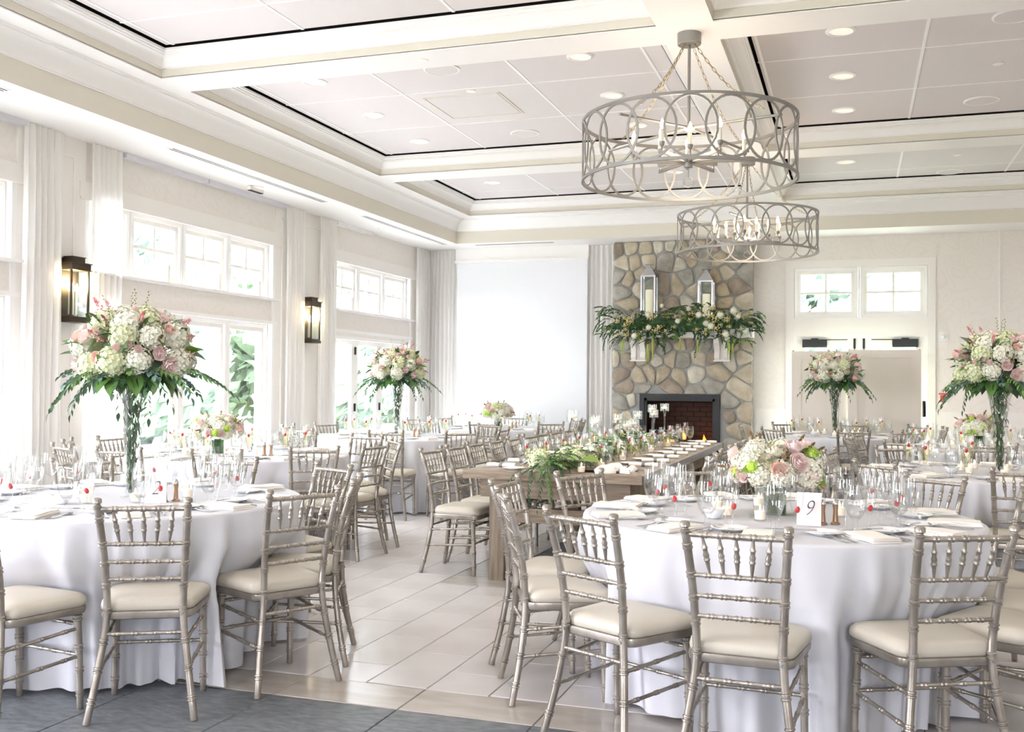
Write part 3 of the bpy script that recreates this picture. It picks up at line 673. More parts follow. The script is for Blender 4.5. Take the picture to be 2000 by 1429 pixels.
# mantel lanterns
def mlantern(x, h, lab, z_c):
    t = thing('candle_lantern', lab, 'lantern', (x, 14.84, 2.236)); w_ = .11; b = .012
    MB().box(-w_, w_, -w_, w_, 0, .03).build('base', 'steel', t, sharp=.3)
    for sx in (-1, 1):
        for sy in (-1, 1): MB().box(sx*w_-b*(sx > 0)*2+0, sx*w_+b*(sx < 0)*2, sy*w_-b*(sy > 0)*2, sy*w_+b*(sy < 0)*2, .03, h*.79).build('post', 'steel', t, sharp=.3)
    MB().box(-w_, w_, -w_, w_, h*.79, h*.79+.02).build('top_frame', 'steel', t, sharp=.3)
    z = h*.79+.02; MB().add([(-w_, -w_, z), (w_, -w_, z), (w_, w_, z), (-w_, w_, z), (-.045, -.045, z+.11), (.045, -.045, z+.11), (.045, .045, z+.11), (-.045, .045, z+.11)], [(0, 1, 5, 4), (1, 2, 6, 5), (2, 3, 7, 6), (3, 0, 4, 7), (4, 5, 6, 7), (0, 3, 2, 1)]).build('roof', 'steel', t, sharp=.3)
    MB().add([(-.04, -.04, z+.11), (.04, -.04, z+.11), (.04, .04, z+.11), (-.04, .04, z+.11), (-.02, -.02, z+.16), (.02, -.02, z+.16), (.02, .02, z+.16), (-.02, .02, z+.16)], [(0, 1, 5, 4), (1, 2, 6, 5), (2, 3, 7, 6), (3, 0, 4, 7), (4, 5, 6, 7)]).tube([(-.065, 0, z+.168), (.065, 0, z+.168)], .007, 8).build('handle', 'steel', t, sharp=.4)
    for s in (-1, 1): MB().box(-w_+.02, w_-.02, s*.1-.001, s*.1+.001, .03, h*.79).build('pane', 'pane', t); MB().box(s*.1-.001, s*.1+.001, -w_+.02, w_-.02, .03, h*.79).build('pane', 'pane', t)
    tag(MB().lathe([(.055, 0), (.056, .01), (.056, z_c-.01), (.05, z_c), (.01, z_c-.006)], 24).build('pillar_candle', 'wax_glow', None, (x, 14.84, 2.266)), 'ivory pillar candle inside the '+('taller left' if x < -2.5 else 'shorter right')+' mantel lantern', 'candle')
mlantern(-2.88, .965, 'tall polished steel lantern at left on the mantel', .55); mlantern(-2.045, .845, 'shorter polished steel lantern at right on the mantel', .47)

# ---------------------------------------------------------------- flowers and foliage meshes
def leaf_pts(L, w_, curl, fold):
    vs = []; n_ = 4
    for i in range(n_+1):
        s = i/n_; ww = w_*math.sin(PI*(s**.8))*(.98) if 0 < i < n_ else .0008
        z = -curl*s*s*L; vs += [(-ww, s*L, z+fold*ww), (0, s*L, z), (ww, s*L, z+fold*ww)]
    fs = []
    for i in range(n_): a = i*3; fs += [(a, a+1, a+4, a+3), (a+1, a+2, a+5, a+4)]
    return vs, fs
def leaf_mesh(L, w_, m, curl=.35, fold=.3, name='leaf'): vs, fs = leaf_pts(L, w_, curl, fold); return MB().add(vs, fs).mesh(name, m, 3)
def put_leaf(mb, p, d, up, L, w_, curl=.3, fold=.3):
    d = d.normalized(); x = d.cross(up)
    if x.length < .01: x = d.orthogonal()
    x.normalize(); z = x.cross(d); vs, fs = leaf_pts(L, w_, curl, fold)
    mb.add([p+x*v[0]+d*v[1]+z*v[2] for v in vs], fs)
def spray(L, n_, lw, ll, m, droop=.5, seed=0, name='leafy_spray', stem=.0018, both=True):
    """stem along +Y from the origin, drooping in -Z; leaves alternate"""
    rn = random.Random(seed); mb = MB(); pts = []
    for i in range(9): s = i/8; pts.append(Vector((.06*L*math.sin(s*4+seed), s*L*(1-.25*droop*s), -droop*L*s*s)))
    mb.tube(pts, [stem*(1-.6*i/8) for i in range(9)], 5)
    for k in range(n_):
        s = .12+.86*k/n_; i = min(7, int(s*8)); f = s*8-i; p = pts[i].lerp(pts[i+1], f); tdir = (pts[i+1]-pts[i]).normalized()
        side = Vector((1, 0, 0)) if k % 2 else Vector((-1, 0, 0))
        d = tdir*.7+side*rn.uniform(.5, .9)+Vector((0, 0, rn.uniform(-.5, .35)))
        put_leaf(mb, p, d, Vector((rn.uniform(-.3, .3), rn.uniform(-.3, .3), 1)), ll*rn.uniform(.7, 1.15), lw*rn.uniform(.8, 1.1), rn.uniform(.1, .5))
    put_leaf(mb, pts[-1], pts[-1]-pts[-2], Vector((0, 0, 1)), ll, lw)
    return mb.mesh(name, m, 3)
def hydrangea(r, m, seed, nfl=70, full=False):
    rn = random.Random(seed); mb = MB(); pts = []
    for i in range(nfl):
        z = 1-2*(i+.5)/nfl*(1 if full else .72); th = i*2.39996; q = math.sqrt(max(0, 1-z*z)); d = Vector((q*math.cos(th), q*math.sin(th), z))
        d = (d+Vector((rn.uniform(-.08, .08), rn.uniform(-.08, .08), rn.uniform(-.08, .08)))).normalized(); c = d*r*rn.uniform(.92, 1.06)
        u = d.orthogonal().normalized(); a0 = rn.uniform(0, 6); ax = d.cross(u); s = r*rn.uniform(.19, .25)
        for k in range(4):
            a = a0+k*PI/2; e = u*math.cos(a)+ax*math.sin(a); f = d.cross(e); lift = d*s*rn.uniform(.0, .45)
            n0 = len(mb.v); mb.v += [tuple(c), tuple(c+e*s*.6+f*s*.5+lift*.6), tuple(c+e*s*1.05+lift), tuple(c+e*s*.6-f*s*.5+lift*.6)]; mb.f.append((n0, n0+1, n0+2, n0+3))
    core = MB().lathe([(0, -r*.8), (r*.6, -r*.55), (r*.86, 0), (r*.62, r*.6), (0, r*.86)], 10); mb.add(core.v, core.f)
    return mb.mesh('hydrangea', m, .5)
def rose(r, m, seed, layers=6, name='rose', openness=1.0):
    rn = random.Random(seed); mb = MB()
    for L in range(layers):
        q = L/(layers-1); n_ = 2+L; Rb = r*(.10+.80*q); top = r*(.78-.42*q); twist = L*1.1
        for k in range(n_):
            a = 2*PI*k/n_+twist+rn.uniform(-.12, .12); wa = min(1.7, 2*PI/n_*.66); vs = []
            for j in range(5):
                v = j/4; flare = openness*(.10+.42*q)*max(0, v-.55)/.45
                for i in range(5):
                    u = (i/4-.5)*2; aa = a+u*wa*(.35+.65*math.sin(PI*min(.85, .12+v*.75)))
                    rad = Rb*math.sin(PI*(.10+.52*v))+r*.30*flare+r*.035*u*(1 if k % 2 else -1)
                    z = -r*.55+(top+r*.55)*v-(r*.16*u*u*v)-r*.22*flare*flare*3*q
                    vs.append((rad*math.cos(aa), rad*math.sin(aa), z))
            mb.add(vs, [(j*5+i, j*5+i+1, (j+1)*5+i+1, (j+1)*5+i) for j in range(4) for i in range(4)])
    core = MB().lathe([(0, -r*.6), (r*.5, -r*.5), (r*.62, -r*.2), (r*.2, r*.05), (0, r*.1)], 10); mb.add(core.v, core.f)
    return mb.mesh(name, m, 3)
def spike(L, m, seed, name='astilbe_spike', r0=.018):
    rn = random.Random(seed); mb = MB().tube([(0, 0, -.05), (0, 0, L)], .0012, 4)
    for k in range(int(60*L/.12)):
        z = L*rn.random(); rr_ = r0*(1.1-z/L)+.002; a = rn.uniform(0, 6.28); p = Vector((rr_*math.cos(a), rr_*math.sin(a), z)); s = .0055
        d = Vector((rn.gauss(0, 1), rn.gauss(0, 1), rn.gauss(0, 1))).normalized(); u = d.orthogonal().normalized()*s; v = d.cross(u)
        n0 = len(mb.v); mb.v += [tuple(p-u), tuple(p-v), tuple(p+u), tuple(p+v), tuple(p+d*s)]; mb.f += [(n0, n0+1, n0+4), (n0+1, n0+2, n0+4), (n0+2, n0+3, n0+4), (n0+3, n0, n0+4)]
    return mb.mesh(name, m, 3)
HY = [hydrangea(.082, 'hyd', 1, 84), hydrangea(.075, 'hyd', 2, 76), hydrangea(.078, 'hyd_green', 3, 78)]
VB = hydrangea(.034, 'viburnum', 5, 44, True)
RP = rose(.044, 'rose_pink', 1, 6); RQ = rose(.042, 'rose_peach', 2, 6); PE = rose(.05, 'peony', 3, 8, 'ranunculus', .35); RB = rose(.026, 'rose_pink', 4, 4, 'rose_bud', .1)
LF = [leaf_mesh(.11, .028, 'leaf_dark'), leaf_mesh(.10, .026, 'leaf'), leaf_mesh(.075, .022, 'leaf_bright')]
LB = [leaf_mesh(.14, .05, 'leaf', .5, .25), leaf_mesh(.13, .045, 'leaf_dark', .5, .2)]
SP = [spray(.26, 18, .0075, .042, 'leaf', .55, 1), spray(.22, 16, .008, .04, 'leaf_blue', .5, 2), spray(.30, 20, .007, .045, 'leaf_dark', .8, 3), spray(.20, 14, .012, .032, 'leaf_blue', .4, 4)]
GS = [spray(.20, 22, .012, .036, 'leaf_dark', .5, 21), spray(.18, 18, .015, .034, 'leaf', .45, 22), spray(.24, 24, .010, .042, 'leaf_dark', .9, 23), spray(.17, 16, .014, .03, 'leaf_blue', .4, 24)]
SK = [spike(.11, 'astilbe', 1), spike(.09, 'astilbe', 2)]; BS = spike(.10, 'brown_sprig', 3, 'brown_sprig', .010)
WT = spray(.16, 9, .004, .012, 'sepal', .1, 8, 'wax_flower_stem', .0008)
def orient(o, d, spin=0):
    q = Vector(d).to_track_quat('Z', 'Y'); o.rotation_mode = 'QUATERNION'; o.rotation_quaternion = q @ Quaternion((0, 0, 1), spin)
def orientY(o, d, spin=0):
    q = Vector(d).to_track_quat('Y', 'Z'); o.rotation_mode = 'QUATERNION'; o.rotation_quaternion = q @ Quaternion((0, 1, 0), spin)
def tall_arrangement(seed):
    rn = random.Random(seed); t = thing('flower_arrangement', '', 'flowers')
    MB().lathe([(.052, 0), (.055, .006), (.05, .012), (.03, .02), (.032, .03), (.036, .10), (.043, .25), (.055, .42), (.072, .54), (.088, .60), (.086, .60), (.070, .54), (.052, .42), (.040, .25), (.033, .10), (.029, .035), (.001, .03)], 28, caps=False).build('trumpet_vase', 'glass', t)
    mb = MB()                                             # greenery packed in the vase
    for k in range(230):
        z = rn.uniform(.03, .60); R_ = (.028+.05*(z/.6)**1.6)*rn.uniform(.3, .95); a = rn.uniform(0, 6.28)
        put_leaf(mb, Vector((R_*math.cos(a), R_*math.sin(a), z)), Vector((rn.uniform(-.5, .5), rn.uniform(-.5, .5), rn.choice((-1, 1)))), Vector((math.cos(a), math.sin(a), .2)), .045, .008, .3)
    for k in range(9): a = k*.7; mb.tube([(.012*math.cos(a), .012*math.sin(a), .03), (.02*math.cos(a+1), .02*math.sin(a+1), .3), (.06*math.cos(a+2), .06*math.sin(a+2), .62)], .0022, 5)
    o = mb.build('vase_greenery', 'leaf_dark', t, sharp=3)
    cz = .80; C_ = Vector((0, 0, cz))
    MB().lathe([(0, -.12), (.12, -.10), (.18, -.03), (.17, .04), (.10, .10), (0, .12)], 14).build('foliage_core', 'leaf_dark', t, (0, 0, cz))
    k = 0
    for lv, (el, n_) in enumerate(((80, 3), (50, 8), (20, 10), (-14, 11))):
        for i in range(n_):
            a = 2*PI*(i+.5*(lv % 2))/n_+rn.uniform(-.2, .2); e = R(el+rn.uniform(-9, 9)); d = Vector((math.cos(e)*math.cos(a), math.cos(e)*math.sin(a), math.sin(e)))
            p = C_+Vector((d.x*.27, d.y*.27, d.z*.20)); sel = (i+lv) % 4
            nrm = Vector((d.x, d.y, d.z*1.5+.1))
            if sel != 1 or lv == 0 and i == 0: o = obj('hydrangea', HY[rn.choice((0, 0, 1, 2))], t, p, scl=rn.uniform(.85, 1.08))
            else: o = obj('rose', rn.choice((RP, RQ)), t, p+nrm.normalized()*.035, scl=rn.uniform(1.0, 1.25))
            orient(o, nrm, rn.uniform(0, 6))
            if rn.random() < .45:
                b_ = a+.35; d2 = Vector((math.cos(e)*math.cos(b_), math.cos(e)*math.sin(b_), math.sin(e)+.2)); o = obj('rose', rn.choice((RP, PE, RQ)), t, C_+Vector((d2.x*.31, d2.y*.31, d2.z*.20)), scl=rn.uniform(.75, 1.0)); orient(o, d2)
    for i in range(24):
        a = rn.uniform(0, 6.28); e = rn.uniform(-.1, 1.3); d = Vector((math.cos(e)*math.cos(a), math.cos(e)*math.sin(a), math.sin(e))); o = obj('rose_bud', RB, t, C_+Vector((d.x*.32, d.y*.32, d.z*.26)), scl=rn.uniform(.8, 1.2)); orient(o, d)
    for i in range(10):
        a = 2*PI*i/10+rn.uniform(-.3, .3); e = rn.uniform(.2, 1.2); d = Vector((math.cos(e)*math.cos(a), math.cos(e)*math.sin(a), math.sin(e)*1.1)); o = obj('astilbe_spike', rn.choice(SK), t, C_+Vector((d.x*.29, d.y*.29, d.z*.20)), scl=rn.uniform(.9, 1.3)); orient(o, d)
    for i in range(8):
        a = rn.uniform(0, 6.28); e = rn.uniform(.4, 1.4); d = Vector((math.cos(e)*math.cos(a), math.cos(e)*math.sin(a), math.sin(e))); o = obj('wax_flower_stem', WT, t, C_+Vector((d.x*.28, d.y*.28, d.z*.2))); orientY(o, d+Vector((0, 0, .5)))
    for i in range(9):
        a = rn.uniform(0, 6.28); e = rn.uniform(.1, 1.2); d = Vector((math.cos(e)*math.cos(a), math.cos(e)*math.sin(a), math.sin(e))); o = obj('brown_sprig', BS, t, C_+Vector((d.x*.27, d.y*.27, d.z*.18))); orient(o, d)
    for i in range(44):                                   # leaves between the blooms
        a = rn.uniform(0, 6.28); e = rn.uniform(-.1, 1.1); d = Vector((math.cos(e)*math.cos(a), math.cos(e)*math.sin(a), math.sin(e))); o = obj('leaf', rn.choice(LF), t, C_+Vector((d.x*.285, d.y*.285, d.z*.20))); orientY(o, d+Vector((rn.uniform(-.6, .6), rn.uniform(-.6, .6), rn.uniform(-.2, .6))), rn.uniform(-1, 1))
    for i in range(48):                                   # leafy collar
        a = 2*PI*i/48+rn.uniform(-.1, .1); d = Vector((math.cos(a), math.sin(a), rn.uniform(-.75, -.15))); o = obj('leaf', rn.choice(LB+LF[:2]), t, Vector((.17*math.cos(a), .17*math.sin(a), cz-.11+rn.uniform(-.03, .02))), scl=rn.uniform(.8, 1.1)); orientY(o, d, rn.uniform(-.5, .5))
    for i in range(34):
        a = 2*PI*i/34+rn.uniform(-.12, .12); d = Vector((math.cos(a), math.sin(a), rn.uniform(-.05, .55))); o = obj('leafy_spray', (SP+GS)[i % 8], t, Vector((.15*math.cos(a), .15*math.sin(a), cz-.10)), scl=rn.uniform(.9, 1.4)); orientY(o, d)
    return t
def low_arrangement(seed):
    rn = random.Random(seed); t = thing('flower_arrangement', '', 'flowers')
    MB().lathe([(.05, 0), (.052, .004), (.052, .13), (.049, .13), (.049, .01), (0, .008)], 24, caps=False).build('cylinder_vase', 'green_glass', t)
    mb = MB()
    for k in range(40): a = rn.uniform(0, 6.28); q = rn.uniform(0, .04); mb.tube([(q*math.cos(a), q*math.sin(a), .01), (q*.7*math.cos(a+1), q*.7*math.sin(a+1), .14)], .003, 4)
    mb.build('stems', 'leaf', t)
    cz = .225; C_ = Vector((0, 0, cz)); MB().lathe([(0, -.07), (.09, -.06), (.12, -.02), (.10, .04), (0, .06)], 14).build('foliage_core', 'leaf_dark', t, (0, 0, cz))
    for lv, (el, n_) in enumerate(((85, 1), (52, 6), (16, 8), (-16, 8))):
        for i in range(n_):
            a = 2*PI*(i+.5*(lv % 2))/n_+rn.uniform(-.15, .15); e = R(el+rn.uniform(-8, 8)); d = Vector((math.cos(e)*math.cos(a), math.cos(e)*math.sin(a), math.sin(e))); p = C_+Vector((d.x*.165, d.y*.165, d.z*.085)); nrm = Vector((d.x, d.y, d.z*1.3+.1)); sel = (i*2+lv) % 5
            if sel in (0, 2, 3): o = obj('hydrangea', HY[rn.choice((0, 1, 2))], t, p, scl=rn.uniform(.72, .92))
            elif sel == 1: o = obj('rose', RP, t, p+nrm.normalized()*.035, scl=rn.uniform(1.0, 1.2))
            else: o = obj('ranunculus', PE, t, p+nrm.normalized()*.02, scl=1.0)
            orient(o, nrm, rn.uniform(0, 6))
    for i in range(7):
        a = 2*PI*i/7+.4; e = rn.uniform(-.3, .8); d = Vector((math.cos(e)*math.cos(a), math.cos(e)*math.sin(a), math.sin(e))); o = obj('rose', rn.choice((RP, RQ)), t, C_+Vector((d.x*.215, d.y*.215, d.z*.13+.01)), scl=rn.uniform(.8, 1)); orient(o, d)
    for i in range(11):
        a = rn.uniform(0, 6.28); e = rn.uniform(-.5, .9); d = Vector((math.cos(e)*math.cos(a), math.cos(e)*math.sin(a), math.sin(e))); o = obj('viburnum', VB, t, C_+Vector((d.x*.205, d.y*.205, d.z*.12))); orient(o, d)
        o = obj('leaf', LF[2], t, C_+Vector((d.x*.19, d.y*.19, d.z*.10))); orientY(o, d+Vector((rn.uniform(-.6, .6), rn.uniform(-.6, .6), rn.uniform(-.6, .3))), rn.uniform(-1, 1))
    for i in range(10):
        a = rn.uniform(0, 6.28); e = rn.uniform(-.2, 1.2); d = Vector((math.cos(e)*math.cos(a), math.cos(e)*math.sin(a), math.sin(e))); o = obj('brown_sprig', BS, t, C_+Vector((d.x*.18, d.y*.18, d.z*.1)), scl=.9); orient(o, d)
        o = obj('leaf', LF[rn.choice((0, 1))], t, C_+Vector((d.x*.16, d.y*.16, d.z*.08)), scl=.8); orientY(o, d+Vector((rn.uniform(-.5, .5), rn.uniform(-.5, .5), 0)), rn.uniform(-1, 1))
    return t
# mantel garland
GA = thing('mantel_garland', 'lush green garland with white flowers draped along the mantel', 'garland')
rg = random.Random(5)
def gz(x): return 2.30+.05*math.sin(x*5)
AM = None
def hanging(L, seed):
    rn = random.Random(seed); mb = MB()
    for k in range(3):
        x = rn.uniform(-.015, .015); LL = L*rn.uniform(.5, 1); pts = [(x*(1+s*1.2), -.01*k, -LL*s) for s in (0, .25, .5, .75, 1)]; mb.tube(pts, [.006, .009, .008, .006, .003], 6)
        for j in range(int(LL/.008)):
            s = rn.random(); a = rn.uniform(0, 6.28); p = Vector((x*(1+s*1.2)+.009*math.cos(a), -.01*k+.009*math.sin(a), -LL*s)); q = .005; n0 = len(mb.v)
            mb.v += [tuple(p+Vector((q, 0, 0))), tuple(p+Vector((0, q, 0))), tuple(p+Vector((0, 0, q))), tuple(p-Vector((q, 0, 0)))]; mb.f += [(n0, n0+1, n0+2), (n0+1, n0+3, n0+2)]
    return mb.mesh('amaranthus', 'amaranth', 1)
def berries(seed):
    rn = random.Random(seed); mb = MB()
    for k in range(26): c = (rn.gauss(0, .018), rn.gauss(0, .018), rn.gauss(0, .012)); mb.lathe([(0, -.006), (.005, -.003), (.005, .003), (0, .006)], 5, c)
    return mb.mesh('berry_cluster', 'berry', 1)
HG = [hanging(.34, 1), hanging(.26, 2)]; BC = [berries(1), berries(2)]; WF = [hydrangea(.042, 'hyd', 11, 40, True), hydrangea(.034, 'hyd', 12, 34, True)]
for i in range(270):
    x = -3.52+2.2*(i+rg.random())/270; side = rg.choice((-1, -1, 0)); d = Vector((rg.uniform(-1, 1), -rg.uniform(.0, .8), rg.uniform(-.6, 1.0)))
    if x < -3.35: d.x = -1.1
    if x > -1.5: d.x = 1.1
    o = obj('leafy_spray', rg.choice(GS+GS[:3]), GA, (x, 14.68+rg.uniform(-.10, .06), gz(x)+rg.uniform(-.22, .20)), scl=rg.uniform(.7, 1.1)); orientY(o, d)
for i in range(150):
    x = -3.5+2.1*rg.random(); o = obj('leaf', rg.choice(LF+LF[:2]), GA, (x, 14.60+rg.uniform(-.04, .05), gz(x)+rg.uniform(-.22, .22)), scl=rg.uniform(.7, 1)); orientY(o, (rg.uniform(-1, 1), -rg.uniform(.2, 1), rg.uniform(-1, .5)), rg.uniform(-1, 1))
for i in range(44):
    x = -3.3+1.8*rg.random(); o = obj('berry_cluster', rg.choice(BC), GA, (x, 14.53+rg.uniform(-.03, .03), gz(x)+rg.uniform(-.20, .22)), scl=rg.uniform(1.0, 1.6))
for x, z in ((-3.03, 2.12), (-2.83, 2.42), (-2.82, 2.24), (-2.63, 2.55), (-2.40, 2.33), (-2.0, 2.29), (-1.93, 2.25), (-1.80, 2.40), (-1.72, 2.13), (-1.62, 2.46), (-1.55, 2.38), (-1.45, 2.17), (-2.1, 2.41), (-2.25, 2.5), (-1.98, 2.5)):
    o = obj('white_flower', rg.choice(WF), GA, (x, 14.50, z), scl=rg.uniform(1.0, 1.3)); orient(o, (rg.uniform(-.4, .4), -1, .2))
for x, z, s in ((-3.22, 2.05, .9), (-2.78, 2.13, 1.15), (-2.84, 2.0, 1), (-2.38, 2.1, 1), (-2.12, 2.06, .9), (-1.70, 2.06, 1.1), (-1.64, 2.0, .8), (-3.05, 2.55, .35), (-2.55, 2.5, .5), (-1.95, 2.52, .4)):
    obj('amaranthus', rg.choice(HG), GA, (x, 14.56, z), (0, 0, rg.uniform(0, 3)), s)
MB().tube([(-3.5, 14.74, 2.25), (-2.9, 14.70, 2.31), (-2.4, 14.70, 2.27), (-1.9, 14.70, 2.31), (-1.38, 14.74, 2.25)], [.03, .11, .10, .11, .03], 8).build('garland_core', 'leaf_dark', GA)

# ---------------------------------------------------------------- chandeliers
def chandelier():
    t = thing('chandelier', '', 'chandelier'); RR = .755; z0, z1 = 2.865-3.92, 3.285-3.92; H_ = z1-z0; m = 'pewter'
    MB().lathe([(.085, 0), (.085, -.075), (.08, -.08), (0, -.08)], 32).build('canopy', m, t)
    for z in (z0, z1): MB().lathe([(RR-.006, z-.010), (RR+.008, z-.010), (RR+.008, z+.010), (RR-.006, z+.010), (RR-.006, z-.010)], 96, caps=False).build('hoop', m, t, sharp=.5)
    n_ = 18; vs = []; fs = []
    wv = 1.30*PI/n_; K = 28; pr = [(-.004, -.008), (.004, -.008), (.004, .008), (-.004, .008)]
    for i in range(K):
        a = 2*PI*i/K; u, v = math.cos(a), math.sin(a)
        for (dr, dn) in pr:
            th = (u*wv) + dn*u/RR; zz = (z0+z1)/2+v*(H_/2-.01)+dn*v; r2 = RR+.001+dr; vs.append((r2*math.cos(th), r2*math.sin(th), zz))
    for i in range(K):
        for k in range(4): fs.append((i*4+k, i*4+(k+1) % 4, ((i+1) % K)*4+(k+1) % 4, ((i+1) % K)*4+k))
    ov = MB().add(vs, fs).mesh('oval_ring', m, .5)
    for k in range(n_): obj('oval_ring', ov, t, (0, 0, 0), (0, 0, 2*PI*k/n_))
    MB().tube([(0, 0, -.08), (0, 0, z0+.10)], .011, 12).build('rod', m, t)
    MB().lathe([(.0, z1-.02), (.045, z1-.03), (.045, z1-.05), (.014, z1-.07)], 20).build('upper_hub', m, t)
    for k in range(4):
        a = PI/4+.3+k*PI/2; c, s = math.cos(a), math.sin(a)
        MB().tube([(.04*c, .04*s, z1-.04), (RR*c, RR*s, z1-.085)], .010, 6).build('upper_arm', m, t)
        ln = MB(); P0 = Vector((.05*c, .05*s, -.085)); P1_ = Vector((.62*c, .62*s, z1-.02)); N_ = 19; pts = []
        for i in range(N_+1): q = i/N_; p = P0.lerp(P1_, q); p.z -= .07*math.sin(PI*q); pts.append(p)
        for i in range(N_):
            a_, b_ = pts[i], pts[i+1]; mid = (a_+b_)/2; d = (b_-a_); L = d.length*.66; d.normalize(); sd_ = d.cross(Vector((-s, c, 0))) if i % 2 else Vector((-s, c, 0)); sd_.normalize()
            lp = [mid+d*L*math.cos(x)+sd_*.009*math.sin(x) for x in [2*PI*j/8 for j in range(9)]]; ln.tube(lp, .0022, 4, cap=False)
        ln.build('chain', 'chain', t)
    zb = z0+.14
    MB().lathe([(0, zb-.05), (.03, zb-.045), (.03, zb+.02), (.016, zb+.03), (.012, zb+.05)], 20).build('lower_hub', m, t)
    MB().tube([(0, 0, zb-.12), (0, 0, zb-.05)], .004, 6).tube([(.0+.035*math.cos(x), 0, zb-.155+.035*math.sin(x)) for x in [2*PI*j/20 for j in range(21)]], .0035, 6, cap=False).build('pull_ring', m, t)
    for k in range(12):
        a = .2+k*PI/6; L = (.40, .24)[k % 2]; c, s = math.cos(a), math.sin(a)
        MB().add([(q[0]*c-q[1]*s, q[0]*s+q[1]*c, q[2]) for q in ((0, -.007, zb-.012), (L, -.007, zb-.012), (L, .007, zb-.012), (0, .007, zb-.012), (0, -.007, zb+.012), (L, -.007, zb+.012), (L, .007, zb+.012), (0, .007, zb+.012))], [(0,3,2,1),(4,5,6,7),(0,1,5,4),(1,2,6,5),(2,3,7,6),(3,0,4,7)]).build('arm', m, t, sharp=.3)
        x, y = (L-.012)*c, (L-.012)*s
        cd = MB().lathe([(.008, 0), (.008, .03), (.018, .04), (.022, .055), (.022, .065), (.012, .068), (.012, .15), (0, .15)], 14).build('candle_cup', m, t, (x, y, zb))
        MB().tube([(0, 0, .068), (0, 0, .152)], .013, 12).build('candle_sleeve', 'candle_sleeve', cd)
        MB().lathe([(.006, 0), (.015, .016), (.017, .03), (.011, .052), (.001, .075)], 12).build('bulb', 'bulb', cd, (0, 0, .152))
    return t
P = Proto(chandelier())
P.put((-1.13, 7.25, 3.92), 0, 'large round pewter drum chandelier of interlaced ovals, nearest', 'drum chandeliers')
P.put((-1.13, 11.4, 3.92), .35, 'farther round pewter drum chandelier before the stone chimney', 'drum chandeliers')
P.flush()
for y in (7.25, 11.4, 2.9): lamp((-1.13, y, 3.06), 8, (1, .84, .66), .22, 'chandelier_light')
# ---------------------------------------------------------------- chiavari chair
def bamboo(path, base, rings, seg=10, r1=None, ring=.0038):
    """tube along a polyline with paired turned rings at the given fractions"""
    P = [Vector(p) for p in path]; ds = [0]
    for a, b in zip(P, P[1:]): ds.append(ds[-1]+(b-a).length)
    T = ds[-1]
    def at(d):
        for i in range(len(P)-1):
            if d <= ds[i+1] or i == len(P)-2: q = (d-ds[i])/(ds[i+1]-ds[i]); return P[i].lerp(P[i+1], q)
    rad = lambda d: base+((r1 if r1 else base)-base)*d/T
    st = [(0, rad(0)*.9), (.003, rad(0))]
    for f in rings:
        for o_ in (-.0075, .0075):
            c = f*T+o_; st += [(c-.0055, rad(c)), (c-.003, rad(c)+ring), (c+.003, rad(c)+ring), (c+.0055, rad(c))]
    for k in range(1, 12): st.append((T*k/12, None))
    st += [(T-.003, rad(T)), (T, rad(T)*.9)]
    ring_spans = [(f*T-.015, f*T+.015) for f in rings]
    st = sorted([(d, rad(d) if r is None else r) for d, r in st if not (r is None and any(a < d < b for a, b in ring_spans))])
    return MB().tube([at(d) for d, r in st], [r for d, r in st], seg)
def crv(pts, n=24):   # smooth Catmull-Rom through pts
    P = [Vector(p) for p in pts]; P = [P[0]*2-P[1]]+P+[P[-1]*2-P[-2]]; out = []
    for i in range(1, len(P)-2):
        for k in range(n//(len(P)-3)): t = k/(n//(len(P)-3)); a, b, c, d = P[i-1:i+3]; out.append(.5*((2*b)+(c-a)*t+(2*a-5*b+4*c-d)*t*t+(-a+3*b-3*c+d)*t**3))
    return out+[P[-2]]
